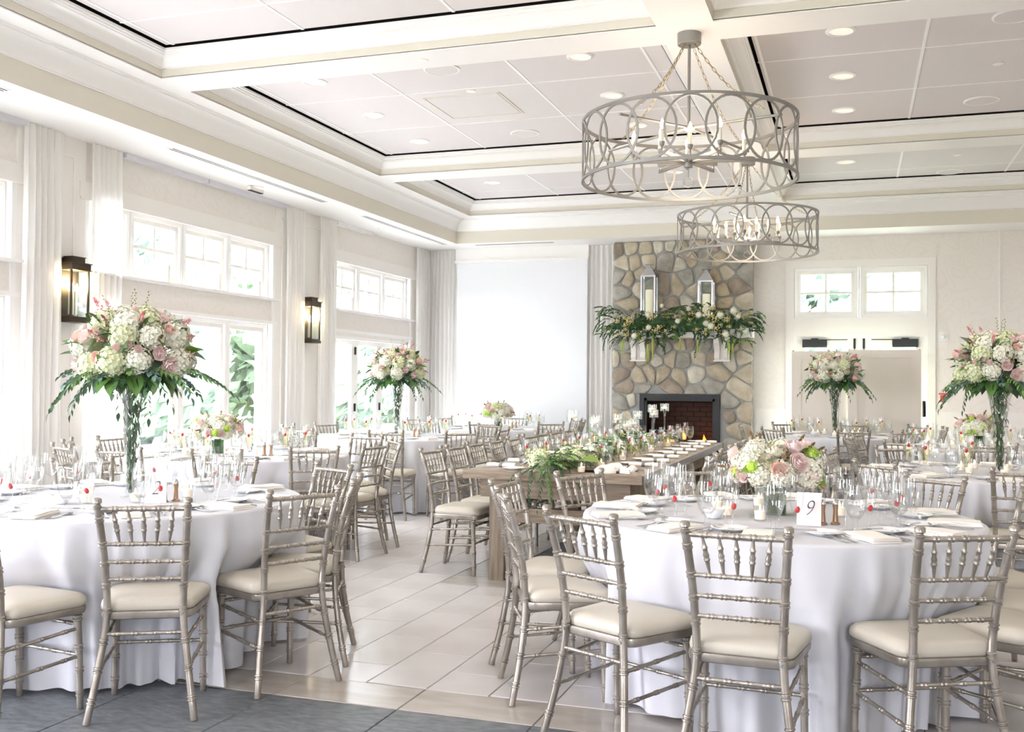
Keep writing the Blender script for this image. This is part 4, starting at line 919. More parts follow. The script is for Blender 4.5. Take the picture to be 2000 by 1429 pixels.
def make_chair():
    t = thing('chiavari_chair', '', 'chair'); m = 'silver_paint'
    def postx(z): return np.interp(z, [0, .2, .42, .6, .9], [.212, .178, .151, .157, .178])
    def posty(z): return np.interp(z, [0, .2, .42, .6, .75, .92], [-.238, -.196, -.172, -.186, -.218, -.265])
    for s in (-1, 1):
        pth = crv([(s*.212, -.238, 0), (s*.180, -.197, .2), (s*.152, -.172, .42), (s*.157, -.186, .6), (s*.167, -.220, .76), (s*.178, -.262, .895)], 30)
        mb = bamboo(pth, .0150, [.10, .235, .36, .50, .615, .715, .81, .93], 10)
        p = pth[-1]; fin = MB().lathe([(.013, -.008), (.0135, 0), (.018, .004), (.018, .008), (.012, .012), (.012, .017), (.019, .021), (.0185, .036), (.012, .041), (0, .0425)], 12, (p.x, p.y, p.z-.012)); mb.add(fin.v, fin.f)
        mb.build('back_leg', m, t, sharp=.9)
        bamboo([(s*.192, .184, 0), (s*.189, .178, .20), (s*.185, .166, .420)], .0138, [.16, .40, .63, .93], 10, .0165).build('front_leg', m, t, sharp=.9)
        MB().tube([(s*.151-s*.0, -.188, .43), (s*.151, -.1875+.0, .43001)], .001, 4)
    def outline(w0, w1, y0, y1, rc=.05, n=6):
        pts = []
        for (cx, cy, a0) in ((w1-rc, y1-rc, 0), (-w1+rc, y1-rc, 90), (-w0+rc, y0+rc, 180), (w0-rc, y0+rc, 270)):
            for k in range(n+1): a = R(a0+90*k/n); pts.append((cx+rc*math.cos(a), cy+rc*math.sin(a)))
        return pts
    def slab(ol, levels):
        vs = []; fs = []; n_ = len(ol)
        for (sc, z, off) in levels:
            for (x, y) in ol: vs.append((x*sc, (y-.02)*sc+.02, z))
        for i in range(len(levels)-1):
            for k in range(n_): fs.append((i*n_+k, i*n_+(k+1) % n_, (i+1)*n_+(k+1) % n_, (i+1)*n_+k))
        fs.append(tuple(range(n_-1, -1, -1))); fs.append(tuple((len(levels)-1)*n_+k for k in range(n_)))
        return MB().add(vs, fs)
    ol = outline(.190, .214, -.168, .212)
    slab(ol, [(.95, .406, 0), (.99, .411, 0), (1.01, .428, 0), (1, .440, 0)]).build('seat_frame', m, t, sharp=.7)
    slab(outline(.190, .217, -.158, .216, .06), [(.98, .440, 0), (1.0, .446, 0), (1.01, .460, 0), (.99, .476, 0), (.93, .489, 0), (.80, .497, 0), (.5, .502, 0), (.15, .504, 0)]).build('seat_cushion', 'vinyl', t, sharp=1.2)
    def cross(z, name, r, n_rings, bow=0):
        x = postx(z); y = posty(z); pts = [(-x+.008, y, z), (-x*.5, y-bow, z), (0, y-bow*1.3, z), (x*.5, y-bow, z), (x-.008, y, z)]
        return bamboo(pts, r, [(k+1)/(n_rings+1) for k in range(n_rings)], 8, None, .0022).build(name, m, t, sharp=.9)
    cross(.877, 'top_rail', .0105, 5)
    for z in (.728, .652, .578): cross(z, 'back_rail', .0085, 5)
    for k in range(5):
        f = (k-2)/2; a = Vector((f*.098, posty(.733), .733)); b = Vector((f*.118, posty(.872), .872))
        mb = MB(); n_ = 9; st = [(0, .0045), (.12, .006), (.30, .0085), (.34, .0085), (.36, .0115), (.40, .0115), (.42, .009), (.50, .0115), (.52, .0115), (.58, .0085), (.66, .0088), (.70, .0118), (.73, .0088), (.85, .0065), (1, .0045)]
        mb.tube([a.lerp(b, s) for s, r in st], [r for s, r in st], 8).build('spindle', m, t, sharp=.9)
    def rod(a, b, n_=2): bamboo([a, b], .0078, [(k+.6)/(n_+.2) for k in range(n_)], 8, None, .0022).build('stretcher', m, t, sharp=.9)
    rod((-postx(.352), posty(.352), .352), (postx(.352), posty(.352), .352), 4)
    for z in (.362, .232): rod((-.186, .172, z), (.186, .172, z), 4)
    for s in (-1, 1):
        for z0, z1 in ((.318, .345), (.205, .225)): rod((s*postx(z0), posty(z0), z0), (s*.187, .172, z1), 3)
    for s in (-1, 1):
        MB().tube([(s*.150, -.192, .428), (s*.150, -.186, .428)], .006, 8).build('bolt', 'pewter', t)
    return t
CHAIR = Proto(make_chair())
TABLES = {   # key: centre x, y, phrase
 'T2': (-3.63, 4.40, 'the table marked two'), 'T9': (-.35, 5.0, 'the table marked nine'), 'T3': (-4.95, 7.45, 'the table marked three'),
 'TL': (-5.02, 10.72, 'the table by the glass doors'), 'TS': (-4.74, 13.45, 'the table by the white screen'),
 'TB': (-.20, 13.55, 'the table before the beige screens'), 'TR': (.97, 8.15, 'the table with right-edge flowers'), 'TM': (1.15, 11.25, 'the table behind the right-edge flowers')}
CLOCK = ['three', 'two', 'one', 'twelve', 'eleven', 'ten', 'nine', 'eight', 'seven', 'six', 'five', 'four']
def clock(cx, cy, ang, used):
    view = math.degrees(math.atan2(cy, cx)); a = (ang-(view-90)) % 360; k = round(a/30) % 12
    for d in (0, 1, -1, 2, -2, 3, -3, 4, -4):
        if CLOCK[(k+d) % 12] not in used: used.add(CLOCK[(k+d) % 12]); return CLOCK[(k+d) % 12]
def back_at(x, y, face):   # chair whose back-top centre is at x,y facing direction 'face' (deg)
    f = R(face); return (x+.255*math.cos(f), y+.255*math.sin(f), 0), f-PI/2
# measured chair backs: (x, y) of the top rail, direction of the rail (deg), per table
CH_ = {
 'T2': [(-2.76, 3.47, 28), (-2.38, 4.10, 61), (-2.44, 4.72, 112), (-2.96, 5.43, 152), (-3.80, 5.62, 186), (-4.58, 5.18, 237), (-3.38, 3.14, -8)],
 'T9': [(-.39, 3.61, -3), (.37, 3.87, 27), (.80, 4.32, 60), (.98, 4.93, 88), (.90, 5.64, 118), (.42, 6.13, 144), (-.28, 6.30, 176), (-.92, 6.13, 205), (-1.47, 5.58, 240), (-1.72, 5.02, 266), (-1.52, 4.40, -64), (-1.0, 3.80, -29)],
 'T3': [(-4.31, 6.20, 17), (-3.86, 6.79, 39), (-5.07, 6.10, 6), (-5.72, 6.25, -27), (-6.18, 6.82, -58), (-6.25, 7.43, -88), (-5.98, 8.2, -122), (-5.13, 8.70, 212), (-4.38, 8.69, 170), (-3.81, 8.12, 128), (-3.65, 7.40, 84)],
 'TL': [(-4.54, 9.44, 10), (-3.83, 9.75, 46), (-5.55, 9.52, -24), (-6.20, 10.32, -80), (-6.12, 11.05, -108), (-4.27, 11.80, 161), (-3.72, 10.75, 92), (-5.35, 12.02, 190)],
 'TS': [(-5.35, 12.42, -22), (-4.50, 12.2, 12), (-3.76, 12.75, 42), (-3.55, 13.55, 94), (-3.85, 14.35, 130), (-5.87, 14.1, 232), (-6.0, 13.35, -90), (-4.9, 14.72, 186)],
 'TB': [(-.01, 12.30, 10), (.65, 12.70, 43), (1.06, 13.75, 94), (.78, 14.35, 128), (-.93, 14.45, 223), (-.93, 12.53, -42), (-1.42, 13.62, 272), (.0, 14.62, 180)],
 'TR': [(.98, 6.86, 0), (.13, 7.11, -46), (-.27, 7.72, -78), (-.18, 8.45, -102), (.33, 9.13, 208), (1.04, 9.34, 178), (1.68, 7.2, 40), (1.9, 9.05, 136)],
 'TM': [(.43, 10.02, -22), (1.18, 9.93, 5), (-.05, 10.86, -75), (.02, 11.6, -108), (.55, 12.35, 212), (1.9, 10.1, 36)]}
seats = {}
for key, lst in CH_.items():
    cx, cy, ph_ = TABLES[key]; used = set(); seats[key] = []
    for x, y, a in lst:
        loc, rz = back_at(x, y, a+90); ang = math.degrees(math.atan2(y-cy, x-cx)); c = clock(cx, cy, ang, used)
        seats[key].append((ang, c, loc, rz))
        CHAIR.put(loc, rz, "silver bamboo-style chair with ivory seat at %s o'clock on %s" % (c, ph_), 'silver chairs at '+ph_)
ORD = ['first', 'second', 'third', 'fourth', 'fifth', 'sixth', 'seventh', 'eighth', 'ninth']
for k in range(9):
    y = 7.16+.485*k
    loc, rz = back_at(-3.05+rnd.uniform(-.015, .015), y, 0+rnd.uniform(-3, 3)); CHAIR.put(loc, rz, 'silver bamboo-style chair, %s from near end, left of wooden table' % ORD[k], 'silver chairs left of the wooden table')
    loc, rz = back_at(-.95+rnd.uniform(-.02, .02), y, 180+rnd.uniform(-4, 4)); CHAIR.put(loc, rz, 'silver bamboo-style chair, %s from near end, right side of wooden table' % ORD[k], 'silver chairs right of the wooden table')
CHAIR.flush()

# ---------------------------------------------------------------- round tables, cloths
HT, RT = .79, .92
def rtable():
    t = thing('round_table', '', 'table'); MB().lathe([(0, HT-.035), (.90, HT-.035), (.905, HT-.03), (.905, HT-.010), (.90, HT-.006), (0, HT-.006)], 48).build('tabletop', 'wood', t)
    for k in range(4): a = PI/4+k*PI/2; MB().tube([(.42*math.cos(a), .42*math.sin(a), HT-.035), (.46*math.cos(a), .46*math.sin(a), 0)], .014, 8).build('leg', 'black_metal', t)
    return t
TP = Proto(rtable())
def cloth(cx, cy, chairs, seed):
    rn = random.Random(seed); NT, NZ = 384, 20; vs = [(0, 0, HT)]; fs = []
    ph = [rn.uniform(0, 6.28) for _ in range(6)]; nf = rn.choice((24, 25, 26))
    def fold(th):
        w_ = th+.12*math.sin(3*th+ph[0])+.07*math.sin(5*th+ph[1])
        f = math.sin(nf*w_+ph[2]); f2 = math.sin((nf*2-7)*w_+ph[3]); env = .62+.38*math.sin(4*th+ph[4])
        return (.5+.5*f)**1.3*env+.18*f2
    prof = [(.3, HT), (.6, HT), (RT-.03, HT), (RT-.012, HT-.001), (RT-.004, HT-.006), (RT, HT-.014)]
    hang = [HT-.014-(HT-.014-.012)*((k+1)/NZ)**.9 for k in range(NZ)]
    rows = len(prof)+NZ
    cds = [(math.cos(R(a)), math.sin(R(a)), loc) for a, c, loc, rz in chairs]
    for r, z in prof:
        for k in range(NT): th = 2*PI*k/NT; vs.append((r*math.cos(th), r*math.sin(th), z))
    for z in hang:
        s = (HT-z)/HT
        for k in range(NT):
            th = 2*PI*k/NT; f = fold(th); amp = .125*max(0, s-.03)**.65; r = RT+.012*s+amp*f-.035*s*(1-f); dx, dy = math.cos(th), math.sin(th)
            if z < .64:     # the linen is pushed in behind the chairs
                for ux, uy, loc in cds:
                    lx, ly = loc[0]-cx, loc[1]-cy; d = math.hypot(lx, ly); ux, uy = lx/d, ly/d; lat = abs(-uy*dx+ux*dy)*r; lon = (ux*dx+uy*dy)*r
                    if lon > 0 and lat < .27:
                        lim = (d-.240 if z > .40 else d-.220)-.075*s*(1-f); e = min(1, max(0, (.27-lat)/.055)); q = min(1, (.64-z)/.18)**1.2; over = lon-lim
                        if over > 0: r -= over*e*q
            zz = z if z > .03 else z+.012*(1-f)*abs(math.sin(7*th))
            vs.append((r*dx, r*dy, zz))
    for k in range(NT): fs.append((0, 1+k, 1+(k+1) % NT))
    for j in range(rows-1):
        for k in range(NT): fs.append((1+j*NT+k, 1+(j+1)*NT+k, 1+(j+1)*NT+(k+1) % NT, 1+j*NT+(k+1) % NT))
    return MB().add(vs, fs).mesh('tablecloth', 'linen', 1.3)
for i, (key, (cx, cy, ph_)) in enumerate(TABLES.items()):
    TP.put((cx, cy, 0), i*.3, 'folding round banquet table hidden under white cloth, '+ph_, 'round banquet tables')
    tag(obj('tablecloth', cloth(cx, cy, seats[key], 60+i), None, (cx, cy, 0)), 'white floor-length linen cloth draped over '+ph_, 'tablecloth', 'white round tablecloths')
TP.flush()

# ---------------------------------------------------------------- table-top things
def goblet(kind):
    t = thing({'g': 'water_goblet', 'w': 'wine_glass', 'f': 'champagne_flute'}[kind[0]], '', 'glass')
    if kind[0] == 'g':
        pr = [(.034, 0), (.034, .002), (.012, .006), (.009, .012), (.0105, .022), (.008, .034), (.010, .044), (.018, .052), (.030, .066), (.038, .092), (.0405, .12), (.039, .15), (.0355, .178)]
        fl = [(0, .054), (.017, .055), (.029, .068), (.037, .093), (.0393, .12), (.0378, .148), (0, .149)]
    elif kind[0] == 'w':
        pr = [(.035, 0), (.035, .002), (.010, .006), (.004, .012), (.0036, .05), (.0045, .078), (.012, .086), (.028, .10), (.040, .124), (.0425, .145), (.0405, .172), (.037, .195)]
        fl = None
    else:
        pr = [(.031, 0), (.031, .002), (.008, .006), (.004, .012), (.0038, .04), (.006, .056), (.014, .072), (.022, .10), (.0265, .13), (.0275, .16), (.026, .195), (.0245, .215)]
        fl = [(0, .062), (.0095, .066), (.020, .10), (.0252, .13), (.026, .152), (0, .153)]
    MB().lathe(pr, 22, caps=False).build('glass_body', 'glass', t, sharp=1.5)
    if kind == 'g': MB().lathe(fl, 20).build('water', 'water', t, sharp=.8)
    if kind == 'fc': MB().lathe(fl, 18).build('champagne', 'champagne', t, sharp=.8)
    if kind == 'gc': MB().lathe(fl, 18).build('wine', 'champagne', t, sharp=.8)
    if kind[0] == 'f':
        MB().lathe([(0, 0), (.007, .003), (.0095, .010), (.0085, .018), (.004, .025), (0, .026)], 10).build('raspberry', 'raspberry', t, (.002, 0, .072 if kind == 'f' else .150), (.3, .2, 0))
    return t
GP = {k: Proto(goblet(k)) for k in ('g', 'w', 'f', 'fc', 'gc')}
def plate():
    t = thing('bread_plate', '', 'plate'); MB().lathe([(0, .002), (.04, .002), (.045, 0), (.05, .003), (.078, .013), (.080, .015), (.079, .016), (.05, .007), (.046, .006), (0, .006)], 32, caps=False).build('dish', 'china', t); return t
PL = Proto(plate())
def fork(L=.185):
    mb = MB(); tag_ = []
    pts = [(0, 0, .004), (0, L*.25, .003), (0, L*.5, .006), (0, L*.62, .010), (0, L*.70, .006)]
    def strip(pts, ws, th):
        vs = []; fs = []
        for (x, y, z), w_ in zip(pts, ws): vs += [(x-w_, y, z), (x+w_, y, z), (x+w_, y, z+th), (x-w_, y, z+th)]
        for i in range(len(pts)-1):
            for k in range(4): fs.append((i*4+k, i*4+(k+1) % 4, (i+1)*4+(k+1) % 4, (i+1)*4+k))
        fs.append((3, 2, 1, 0)); n0 = (len(pts)-1)*4; fs.append((n0, n0+1, n0+2, n0+3)); return vs, fs
    mb.add(*strip(pts, [.007, .0055, .0035, .0045, .011], .0022))
    for k in range(4): x = -.0095+k*.00633; mb.add(*strip([(x, L*.70, .006), (x, L*.85, .004), (x, L, .012)], [.0018, .0018, .001], .0018))
    return mb.mesh('fork', 'steel', .9)
def knife(L=.215):
    mb = MB(); mb.add([(-.006, 0, 0), (.006, 0, 0), (.005, L*.45, 0), (-.005, L*.45, 0), (-.006, 0, .006), (.006, 0, .006), (.005, L*.45, .006), (-.005, L*.45, .006)], [(0,3,2,1),(4,5,6,7),(0,1,5,4),(1,2,6,5),(2,3,7,6),(3,0,4,7)])
    mb.add([(-.007, L*.45, .001), (.006, L*.45, .001), (.007, L*.9, .001), (-.002, L, .001), (-.007, L*.45, .003), (.006, L*.45, .003), (.007, L*.9, .003), (-.002, L, .003)], [(0,3,2,1),(4,5,6,7),(0,1,5,4),(1,2,6,5),(2,3,7,6),(3,0,4,7)])
    return mb.mesh('knife', 'steel', .6)
def spoon(L=.17):
    mb = MB().tube([(0, 0, .004), (0, L*.3, .003), (0, L*.6, .007), (0, L*.74, .006)], [.004, .003, .002, .003], 6); n_ = 12; vs = []; fs = []
    for q, z in ((1, .008), (.55, .003), (.02, .001)):
        for k in range(n_): a = 2*PI*k/n_; vs.append((.014*q*math.cos(a), L*.87+.022*q*math.sin(a), z))
    for j in range(2):
        for k in range(n_): fs.append((j*n_+k, j*n_+(k+1) % n_, (j+1)*n_+(k+1) % n_, (j+1)*n_+k))
    return mb.add(vs, fs).mesh('spoon', 'steel', .9)
FK, KN, SN = fork(), knife(), spoon()
def napkin_mesh(seed):
    rn = random.Random(seed); mb = MB(); w_, l_ = .062, .115
    for j, z in enumerate((0, .0065, .013)):
        n_ = 8; vs = []; fs = []; q = 1-.03*j
        for i in range(n_+1):
            y = -l_*q+2*l_*q*i/n_; dz = .0015*math.sin(i*.9+seed+j)
            vs += [(-w_*q, y, z+dz), (w_*q+.004*(j % 2), y, z+dz), (w_*q+.006*(j % 2), y, z+.0035+dz), (w_*q, y, z+.0062+dz), (-w_*q, y, z+.0062+dz)]
        for i in range(n_):
            for k in range(5): fs.append((i*5+k, i*5+(k+1) % 5, (i+1)*5+(k+1) % 5, (i+1)*5+k))
        fs += [(4, 3, 2, 1, 0), tuple(n_*5+k for k in range(5))]; mb.add(vs, fs)
    return mb.mesh('napkin', 'napkin', .7)
NK = [napkin_mesh(k) for k in range(3)]
def item(me, name, loc, rz, lab, cat, grp, rot=None):
    o = obj(name, me, None, loc, rot or (0, 0, rz)); tag(o, lab, cat, grp); return o
Z0 = HT+.0015
def settings(key, full, champ):
    cx, cy, ph_ = TABLES[key]; rn = random.Random(hash(key) % 97 if False else sum(map(ord, key)))
    done = []; lst = [(a, c) for a, c, l, r in seats[key]]
    if key == 'T2': lst += [(172, 'ten'), (202, 'nine'), (232, 'eight')]
    if key not in ('T2', 'T9', 'T3'):
        have = [a for a, c in lst]; usedc = {c for a, c in lst}
        for a in range(0, 360, 33):
            if all(abs((a-h+180) % 360-180) > 22 for h in have): have.append(a); c = clock(cx, cy, a, usedc); lst.append((a, c)) if c else None
    for a, c in lst:
        A = R(a); ux, uy = math.cos(A), math.sin(A); tx, ty = -uy, ux        # t points left as seen from the seat looking inwards? (seat looks towards -u; its right is +t... )
        def P_(rad, lat): return (cx+ux*rad+tx*lat, cy+uy*rad+ty*lat)
        rz = A+PI/2    # local +Y points to the centre
        w_ = "at %s o'clock on %s" % (c, ph_)
        x, y = P_(.775, 0); item(NK[rn.randrange(3)], 'napkin', (x, y, Z0), rz+rn.uniform(-.12, .12), 'folded ivory napkin '+w_, 'napkin', 'napkins on '+ph_)
        if full:
            for j, L_ in ((0, .115), (1, .148)):
                x, y = P_(.85, -L_); item(FK, 'fork', (x, y, Z0), rz+rn.uniform(-.1, .1), ('inner' if j == 0 else 'outer')+' steel fork '+w_, 'fork', 'forks on '+ph_)
            x, y = P_(.86, .10); item(KN, 'knife', (x, y, Z0), rz+rn.uniform(-.06, .06), 'steel dinner knife '+w_, 'knife', 'knives on '+ph_)
            x, y = P_(.85, .128); item(SN, 'spoon', (x, y, Z0), rz, 'steel spoon '+w_, 'spoon', 'spoons on '+ph_)
        x, y = P_(.63, -.13); pr_ = PL.put((x, y, Z0), 0, 'white bread plate '+w_, 'bread plates on '+ph_)
        if full: item(KN, 'butter_knife', (x-.03*tx, y-.03*ty, Z0+.017), rz+1.1, 'butter knife across the bread plate '+w_, 'knife', 'butter knives on '+ph_)
        x, y = P_(.60+rn.uniform(-.015, .015), .045); GP['g'].put((x, y, Z0), rn.uniform(0, 6), 'stemmed water goblet '+w_, 'water goblets on '+ph_, 1.12)
        x, y = P_(.555+rn.uniform(-.015, .015), .135); GP['fc' if champ else 'f'].put((x, y, Z0), rn.uniform(0, 6), ('wine-filled flute with raspberry ' if champ else 'champagne flute with a red raspberry ')+w_, 'flutes on '+ph_, 1.12)
        x, y = P_(.485+rn.uniform(-.015, .015), .06); GP['w'].put((x, y, Z0), rn.uniform(0, 6), 'empty clear wine glass '+w_, 'wine glasses on '+ph_, 1.12)
for key, full, ch in (('T2', 1, 0), ('T9', 1, 0), ('T3', 1, 1), ('TR', 1, 1), ('TL', 0, 1), ('TS', 0, 1), ('TB', 0, 1), ('TM', 0, 1)): settings(key, full, ch)

def votive():
    t = thing('votive_candle', '', 'candle')
    MB().lathe([(.022, 0), (.026, .003), (.030, .066), (.0285, .066), (.0245, .006), (0, .005)], 20, caps=False).build('glass_cup', 'glass', t)
    MB().lathe([(0, .006), (.0238, .007), (.0272, .044), (0, .043)], 18).build('wax_body', 'wax_glow', t)
    MB().lathe([(0, .046), (.0045, .053), (.0035, .062), (0, .074)], 8).build('flame', 'flame', t); return t
VO = Proto(votive())
def shaker():
    t = thing('shaker', '', 'shaker'); MB().lathe([(.021, 0), (.021, .005), (.013, .012), (.010, .06), (.013, .085), (.013, .088)], 16).build('shaker_body', 'copper', t)
    MB().lathe([(.0135, .088), (.0135, .095), (.009, .108), (0, .112)], 16).build('cap', 'steel', t); return t
SH = Proto(shaker())
def bowl():
    t = thing('sugar_bowl', '', 'bowl'); MB().lathe([(.022, 0), (.03, .004), (.048, .03), (.052, .045), (.049, .045), (.03, .01), (0, .008)], 22, caps=False).build('bowl_shell', 'china', t)
    for k in range(5): MB().box(-.018, .018, -.002, .002, 0, .03).build('sugar_packet', 'rose_peach' if k % 2 else 'napkin', t, (-.02+.01*k, 0, .014), (.2*k-.4, .1, .1*k)); 
    return t
BW = Proto(bowl())
def card(key, num, x, y, rz, m):
    t = thing('number_card', 'upright table card reading %s on %s' % (num, TABLES[key][2]), 'card', (x, y, Z0), rz)
    MB().box(-.052, .052, -.0012, .0012, 0, .145).build('card_stock', m, t, None, (-.10, 0, 0))
    c = bpy.data.curves.new('numeral', 'FONT'); tmp = bpy.data.objects.new('tmp', c); c.body = num; c.size = .10; c.align_x = 'CENTER'; c.align_y = 'CENTER'; c.shear = .35; c.extrude = .0002; c.offset = -.0022; c.materials.append(M['ink'])
    me = bpy.data.meshes.new_from_object(tmp); bpy.data.objects.remove(tmp); obj('numeral', me, t, (-.002, -.009, .075), (PI/2-.10, 0, 0), (.8, 1, 1))
card('T2', '2', -3.30, 4.24, R(34), 'card'); card('T9', '9', -.19, 4.66, R(-4), 'card'); card('T3', '3', -4.62, 7.1, R(32), 'card_white')
PROTO_T, PROTO_L = Proto(tall_arrangement(4)), Proto(low_arrangement(9))
VP = {'T2': (-3.60, 4.43), 'T9': (-.36, 5.02), 'T3': (-5.05, 7.28), 'TL': (-5.02, 10.72), 'TS': (-4.74, 13.45), 'TB': (-.235, 13.55), 'TR': (1.0, 8.15), 'TM': (1.20, 11.3)}
PROTO_T.put((*VP['T2'], HT), 0, 'tall trumpet vase of blush roses and white hydrangea on the table marked two', 'tall flower arrangements', .94)
PROTO_T.put((*VP['TL'], HT), 2.0, 'tall vase of white and blush flowers by the glass doors', 'tall flower arrangements', .97)
PROTO_T.put((*VP['TB'], HT), 4.1, 'tall vase of flowers before the beige standing screens', 'tall flower arrangements')
PROTO_T.put((*VP['TR'], HT), 5.2, 'tall trumpet vase of flowers cut by the right picture edge', 'tall flower arrangements', .97)
PROTO_L.put((*VP['T9'], HT), 0, 'low round bouquet of hydrangea, ranunculus and pink roses on the table marked nine', 'low flower arrangements')
PROTO_L.put((*VP['T3'], HT), 1.4, 'low pale bouquet with lime blooms on the table marked three', 'low flower arrangements', .95)
PROTO_L.put((*VP['TS'], HT), 2.9, 'low white and blush bouquet in front of the white projection screen', 'low flower arrangements')
PROTO_L.put((*VP['TM'], HT), 4.3, 'low peach and white bouquet behind the right tall vase', 'low flower arrangements')
PROTO_T.flush(); PROTO_L.flush()
for key, (cx, cy, ph_) in TABLES.items():
    vx, vy = VP[key]; rn = random.Random(len(ph_)); used = set()
    for k in range(7):
        a = k*2*PI/7+rn.uniform(-.15, .15)+.2; q = rn.uniform(.24, .32); c = clock(cx, cy, math.degrees(a), used)
        VO.put((vx+q*math.cos(a), vy+q*math.sin(a), Z0), 0, "lit votive candle at %s o'clock beside the flowers on %s" % (c, ph_), 'votive candles on '+ph_)
    A = math.atan2(-cy, -cx)
    for k, (da, q) in enumerate(((.62, .34), (.78, .36))): SH.put((cx+q*math.cos(A+da), cy+q*math.sin(A+da), Z0), 0, ('left' if k else 'right')+' copper-toned shaker of the pair on '+ph_, 'shakers on '+ph_)
    BW.put((cx+.36*math.cos(A-.9), cy+.36*math.sin(A-.9), Z0), .5, 'small white bowl of sugar packets on '+ph_, 'sugar bowls')

# ---------------------------------------------------------------- long wooden table
X0, X1, Y0, Y1 = -2.63, -1.345, 6.72, 11.15; ZT = HT
t = thing('farm_table', 'long rustic plank wooden table running towards the fireplace', 'table'); nb = 6
for k in range(nb):
    a = X0+.035+(X1-X0-.07)*k/nb; b = X0+.035+(X1-X0-.07)*(k+1)/nb; MB().box(a+.0015, b-.0015, Y0+.09, Y1-.09, ZT-.05, ZT-.001*(k % 2)).build('plank', 'wood', t, sharp=.3)
for a, b, c, d, m in ((X0, X1, Y0, Y0+.088, 'wood_dark'), (X0, X1, Y1-.088, Y1, 'wood_dark')): MB().box(a, b, c, d, ZT-.055, ZT).build('breadboard_end', m, t, sharp=.3)
for a, b in ((X0, X0+.033), (X1-.033, X1)): MB().box(a, b, Y0+.09, Y1-.09, ZT-.055, ZT+.001).build('edge_board', 'wood_edge_sheen', t, sharp=.3)  # side edges in the colour that carries the painted sky sheen
for a, b, c, d in ((X0+.10, X1-.10, Y0+.10, Y0+.145), (X0+.10, X1-.10, Y1-.145, Y1-.10), (X0+.10, X0+.145, Y0+.145, Y1-.145), (X1-.145, X1-.10, Y0+.145, Y1-.145)): MB().box(a, b, c, d, ZT-.19, ZT-.055).build('apron', 'wood_dark', t, sharp=.3)
for y in (Y0+.15, (Y0+Y1)/2, Y1-.26):
    for x in (X0+.15, X1-.26): MB().box(x, x+.11, y, y+.11, 0, ZT-.055).build('leg', 'wood_leg', t, sharp=.3)
    MB().box(X0+.26, X1-.26, y+.02, y+.09, .42, .52).build('cross_beam', 'wood_dark', t, sharp=.3)
XC = (X0+X1)/2
# greenery runner
ru = thing('table_garland', 'green garland with white hydrangeas along the wooden table', 'garland'); rg = random.Random(8)
for i in range(120):
    y = Y0-.02+(4.1)*((i+rg.random())/120)**1.6; o = obj('leafy_spray', rg.choice((GS[0], GS[2], SP[2], GS[1], SP[0])), ru, (XC+rg.uniform(-.08, .08), y, ZT+.035+rg.uniform(0, .08)), scl=rg.uniform(.6, .95)); orientY(o, (rg.uniform(-1, 1), rg.uniform(-1, .6), rg.uniform(-.05, .75)))
for x, d in ((-.12, (-.35, -.5, -.5)), (-.05, (-.1, -.7, -.4)), (.0, (.1, -.7, -.6)), (.05, (.3, -.6, -.3)), (-.16, (-.9, -.4, -.05))):
    o = obj('leafy_spray', SP[2] if x < 0 else SP[0], ru, (XC+x, Y0+.02, ZT+.03), scl=.85); orientY(o, d)
for i in range(46):
    y = Y0+.05+4.0*rg.random(); o = obj('leaf', rg.choice(LF[:2]), ru, (XC+rg.uniform(-.08, .08), y, ZT+.05+rg.uniform(0, .05)), scl=rg.uniform(.7, 1)); orientY(o, (rg.uniform(-1, 1), rg.uniform(-1, 1), rg.uniform(-.1, .9)), rg.uniform(-1, 1))
for x, y, s in ((-.10, Y0+.10, 1.05), (.0, Y0+.32, .8), (-.05, Y0+.62, .9), (.06, Y0+.5, .85), (.05, Y0+.9, .8), (-.06, Y0+1.4, .8), (.04, Y0+2.0, .75), (-.03, Y0+2.7, .75), (.03, Y0+3.4, .75)):
    o = obj('hydrangea', rg.choice(HY), ru, (XC+x, y, ZT+.075), scl=s); orient(o, (rg.uniform(-.4, .4), -.6, .8))
for x, y, dx in ((.07, Y0+.17, .5), (.14, Y0+.35, .8)):
    o = obj('broad_leaf', leaf_mesh(.20, .085, 'leaf_bright', .6, .35, 'broad_leaf'), ru, (XC+x-.05, y, ZT+.03)); orientY(o, (dx, -.5, .75), .3)
MB().tube([(XC, Y0+.05, ZT+.03), (XC+.02, Y0+1, ZT+.035), (XC-.02, Y0+2.2, ZT+.035), (XC, Y0+4.0, ZT+.03)], [.02, .03, .03, .02], 6).build('garland_core', 'leaf_dark', ru)
# floating candle holders on glass stems
def holder(h):
    t = thing('candle_holder', '', 'candle holder'); c = .085; r = .047
    MB().lathe([(.040, 0), (.042, .004), (.012, .014), (.008, .03), (.013, .045), (.008, .06)] + [(.007, .07), (.007, h-c-.06), (.013, h-c-.045), (.008, h-c-.03), (.016, h-c-.012), (.012, h-c)], 18, caps=False).build('stem', 'glass', t, sharp=1)
    MB().lathe([(0, 0), (r-.004, .001), (r, .006), (r, c), (r-.002, c), (r-.0025, .006)], 24, caps=False).build('glass_cup', 'glass', t, (0, 0, h-c))
    MB().lathe([(0, .006), (r-.004, .007), (r-.004, .036), (0, .036)], 20).build('water', 'water', t, (0, 0, h-c))
    MB().lathe([(0, .026), (.030, .030), (.038, .042), (.036, .046), (0, .045)], 20).build('floating_candle', 'wax_glow', t, (0, 0, h-c))
    MB().lathe([(0, .047), (.005, .054), (.004, .064), (0, .078)], 8).build('flame', 'flame', t, (0, 0, h-c)); return t
HP = {h: Proto(holder(h)) for h in (.42, .36, .30)}
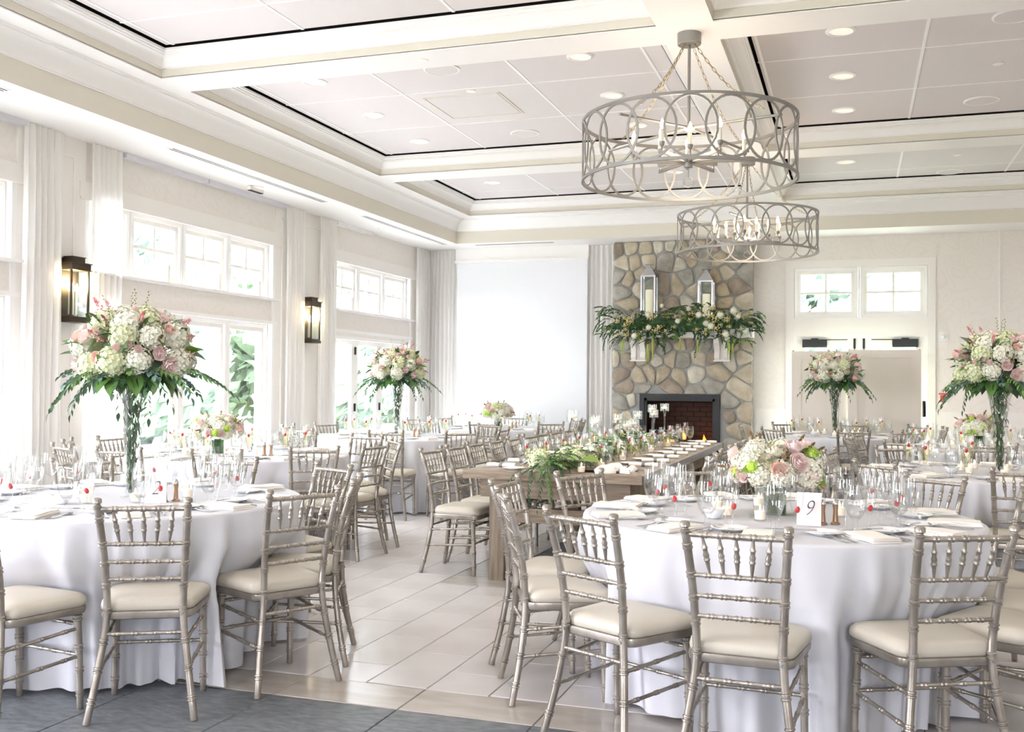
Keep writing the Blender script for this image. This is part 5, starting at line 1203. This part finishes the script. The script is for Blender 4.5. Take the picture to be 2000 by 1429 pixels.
for k, (x, y, h) in enumerate(((-1.99, 7.32, .42), (-1.94, 7.80, .36), (-2.03, 8.22, .36), (-1.98, 8.80, .36), (-1.93, 8.95, .30), (-1.98, 9.45, .30), (-2.04, 9.95, .36), (-1.96, 10.30, .42), (-1.99, 10.55, .36), (-1.94, 10.9, .42))):
    HP[h].put((x, y, ZT), 0, 'tall glass holder with floating candle on wooden table, %s from near end' % (ORD+['tenth'])[k], 'floating candle holders')
for p in HP.values(): p.flush()
for k, (x, y) in enumerate(((-1.80, 6.86), (-1.76, 7.28), (-2.2, 7.6), (-1.78, 8.1), (-2.2, 8.7), (-1.76, 9.2), (-2.2, 9.8), (-1.78, 10.2))):
    VO.put((x, y, ZT), 0, 'lit votive candle beside the wooden table garland, %s from near end' % ORD[k], 'votive candles on the wooden table')
def rolled_napkin():
    t = thing('rolled_napkin', '', 'napkin'); vs = []; n_ = 10; mb = MB()
    mb.tube([(0, -.11, .017), (0, -.05, .018), (0, 0, .017), (0, .06, .018), (0, .11, .017)], [.019, .021, .018, .021, .019], 12)
    mb.xf(Matrix.Diagonal((1.7, 1, .85, 1))).build('cloth_roll', 'napkin', t); MB().lathe([(.0195, -.012), (.0205, -.010), (.0205, .010), (.0195, .012)], 14, caps=False).xf(Matrix.Rotation(PI/2, 4, 'X')).xf(Matrix.Diagonal((1.75, 1, .95, 1))).build('ribbon', 'ribbon', t, (0, 0, .0155)); return t
RN = Proto(rolled_napkin()); fr_ = random.Random(12)
for k in range(9):
    y = 7.16+.485*k-.06
    for s, side in ((-1, 'left'), (1, 'right')):
        if y > Y1-.1: continue
        xe = X0 if s < 0 else X1; w_ = '%s from near end, %s side of wooden table' % (ORD[k], side)
        if not (s > 0 and k == 0): RN.put((xe-s*.16, y, ZT), PI/2+fr_.uniform(-.06, .06), 'rolled ivory napkin with grey ribbon, '+w_, 'rolled napkins on the wooden table')
        PL.put((xe-s*.31, y-.17*s*-1, ZT), 0, 'white bread plate, '+w_, 'bread plates on the wooden table')
        for j in (0, 1): item(FK, 'fork', (xe-s*.07, y-s*.12-s*.03*j, ZT+.001), s*PI/2, ('inner' if j == 0 else 'outer')+' steel fork, '+w_, 'fork', 'forks on the wooden table')
        item(KN, 'knife', (xe-s*.06, y+s*.10, ZT+.001), s*PI/2, 'steel knife, '+w_, 'knife', 'knives on the wooden table')
        GP['g' if (k+s) % 3 else 'gc'].put((xe-s*.34, y+s*.05, ZT), fr_.uniform(0, 6), 'stemmed goblet, '+w_, 'goblets on the wooden table')
        GP['fc'].put((xe-s*.40, y+s*.13, ZT), fr_.uniform(0, 6), 'champagne flute with wine, '+w_, 'flutes on the wooden table')
        GP['w' if k % 2 else 'gc'].put((xe-s*.44, y+s*.03, ZT), fr_.uniform(0, 6), 'wine glass, '+w_, 'wine glasses on the wooden table')
# two loosely gathered napkins at the near right corner
def puff(seed, loc, rz, lab):
    rn = random.Random(seed); t = thing('gathered_napkin', lab, 'napkin', loc, rz); NU, NV = 22, 16
    for sgn, L_, W_ in ((1, .15, .085), (-1, .075, .05)):
        vs = []; fs = []
        for i in range(NU+1):
            s = i/NU; w_ = W_*(.18+.82*math.sin(min(1, s*1.15)*PI*.5))*(1 if s < .85 else 1-.5*(s-.85)/.15)
            for j in range(NV+1):
                v = j/NV*2-1; z = (.052*math.sin(PI*(.15+.75*s))*(1-v*v*.9)+.010*math.sin(v*9+s*5+seed)*s+.004)*(1 if sgn > 0 else .8)
                vs.append((sgn*(.012+s*L_), v*w_+.01*math.sin(s*7+seed), max(.002, z)))
        for i in range(NU):
            for j in range(NV): fs.append((i*(NV+1)+j, i*(NV+1)+j+1, (i+1)*(NV+1)+j+1, (i+1)*(NV+1)+j))
        n0 = len(vs); vs += [(x, y, .001) for x, y, z in vs]; nn = NV+1
        for i in range(NU):
            fs += [(i*nn, (i+1)*nn, n0+(i+1)*nn, n0+i*nn), ((i+1)*nn-1, n0+(i+1)*nn-1, n0+(i+2)*nn-1, (i+2)*nn-1)]
        MB().add(vs, fs).build('cloth_fold', 'napkin', t, sharp=2)
    MB().lathe([(.018, -.013), (.021, 0), (.018, .013)], 16, caps=False).xf(Matrix.Rotation(PI/2, 4, 'Y')).build('napkin_ring', 'steel', t, (0, 0, .021)); return t
puff(1, (-1.56, 6.93, ZT), PI+.35, 'white gathered napkin with ring, nearest corner of the wooden table')
puff(2, (-1.54, 7.12, ZT), PI-.25, 'white gathered napkin with ring, just behind the corner napkin')
tag(MB().lathe([(0, .002), (.07, .002), (.08, .004), (.128, .016), (.130, .018), (.08, .009), (0, .008)], 36, caps=False).build('dinner_plate', 'bronze', None, (-1.74, 7.03, ZT)), 'dark charger plate beside the gathered napkins on the wooden table', 'plate')
for p in (VO, SH, BW, PL, RN, *GP.values()): p.flush()
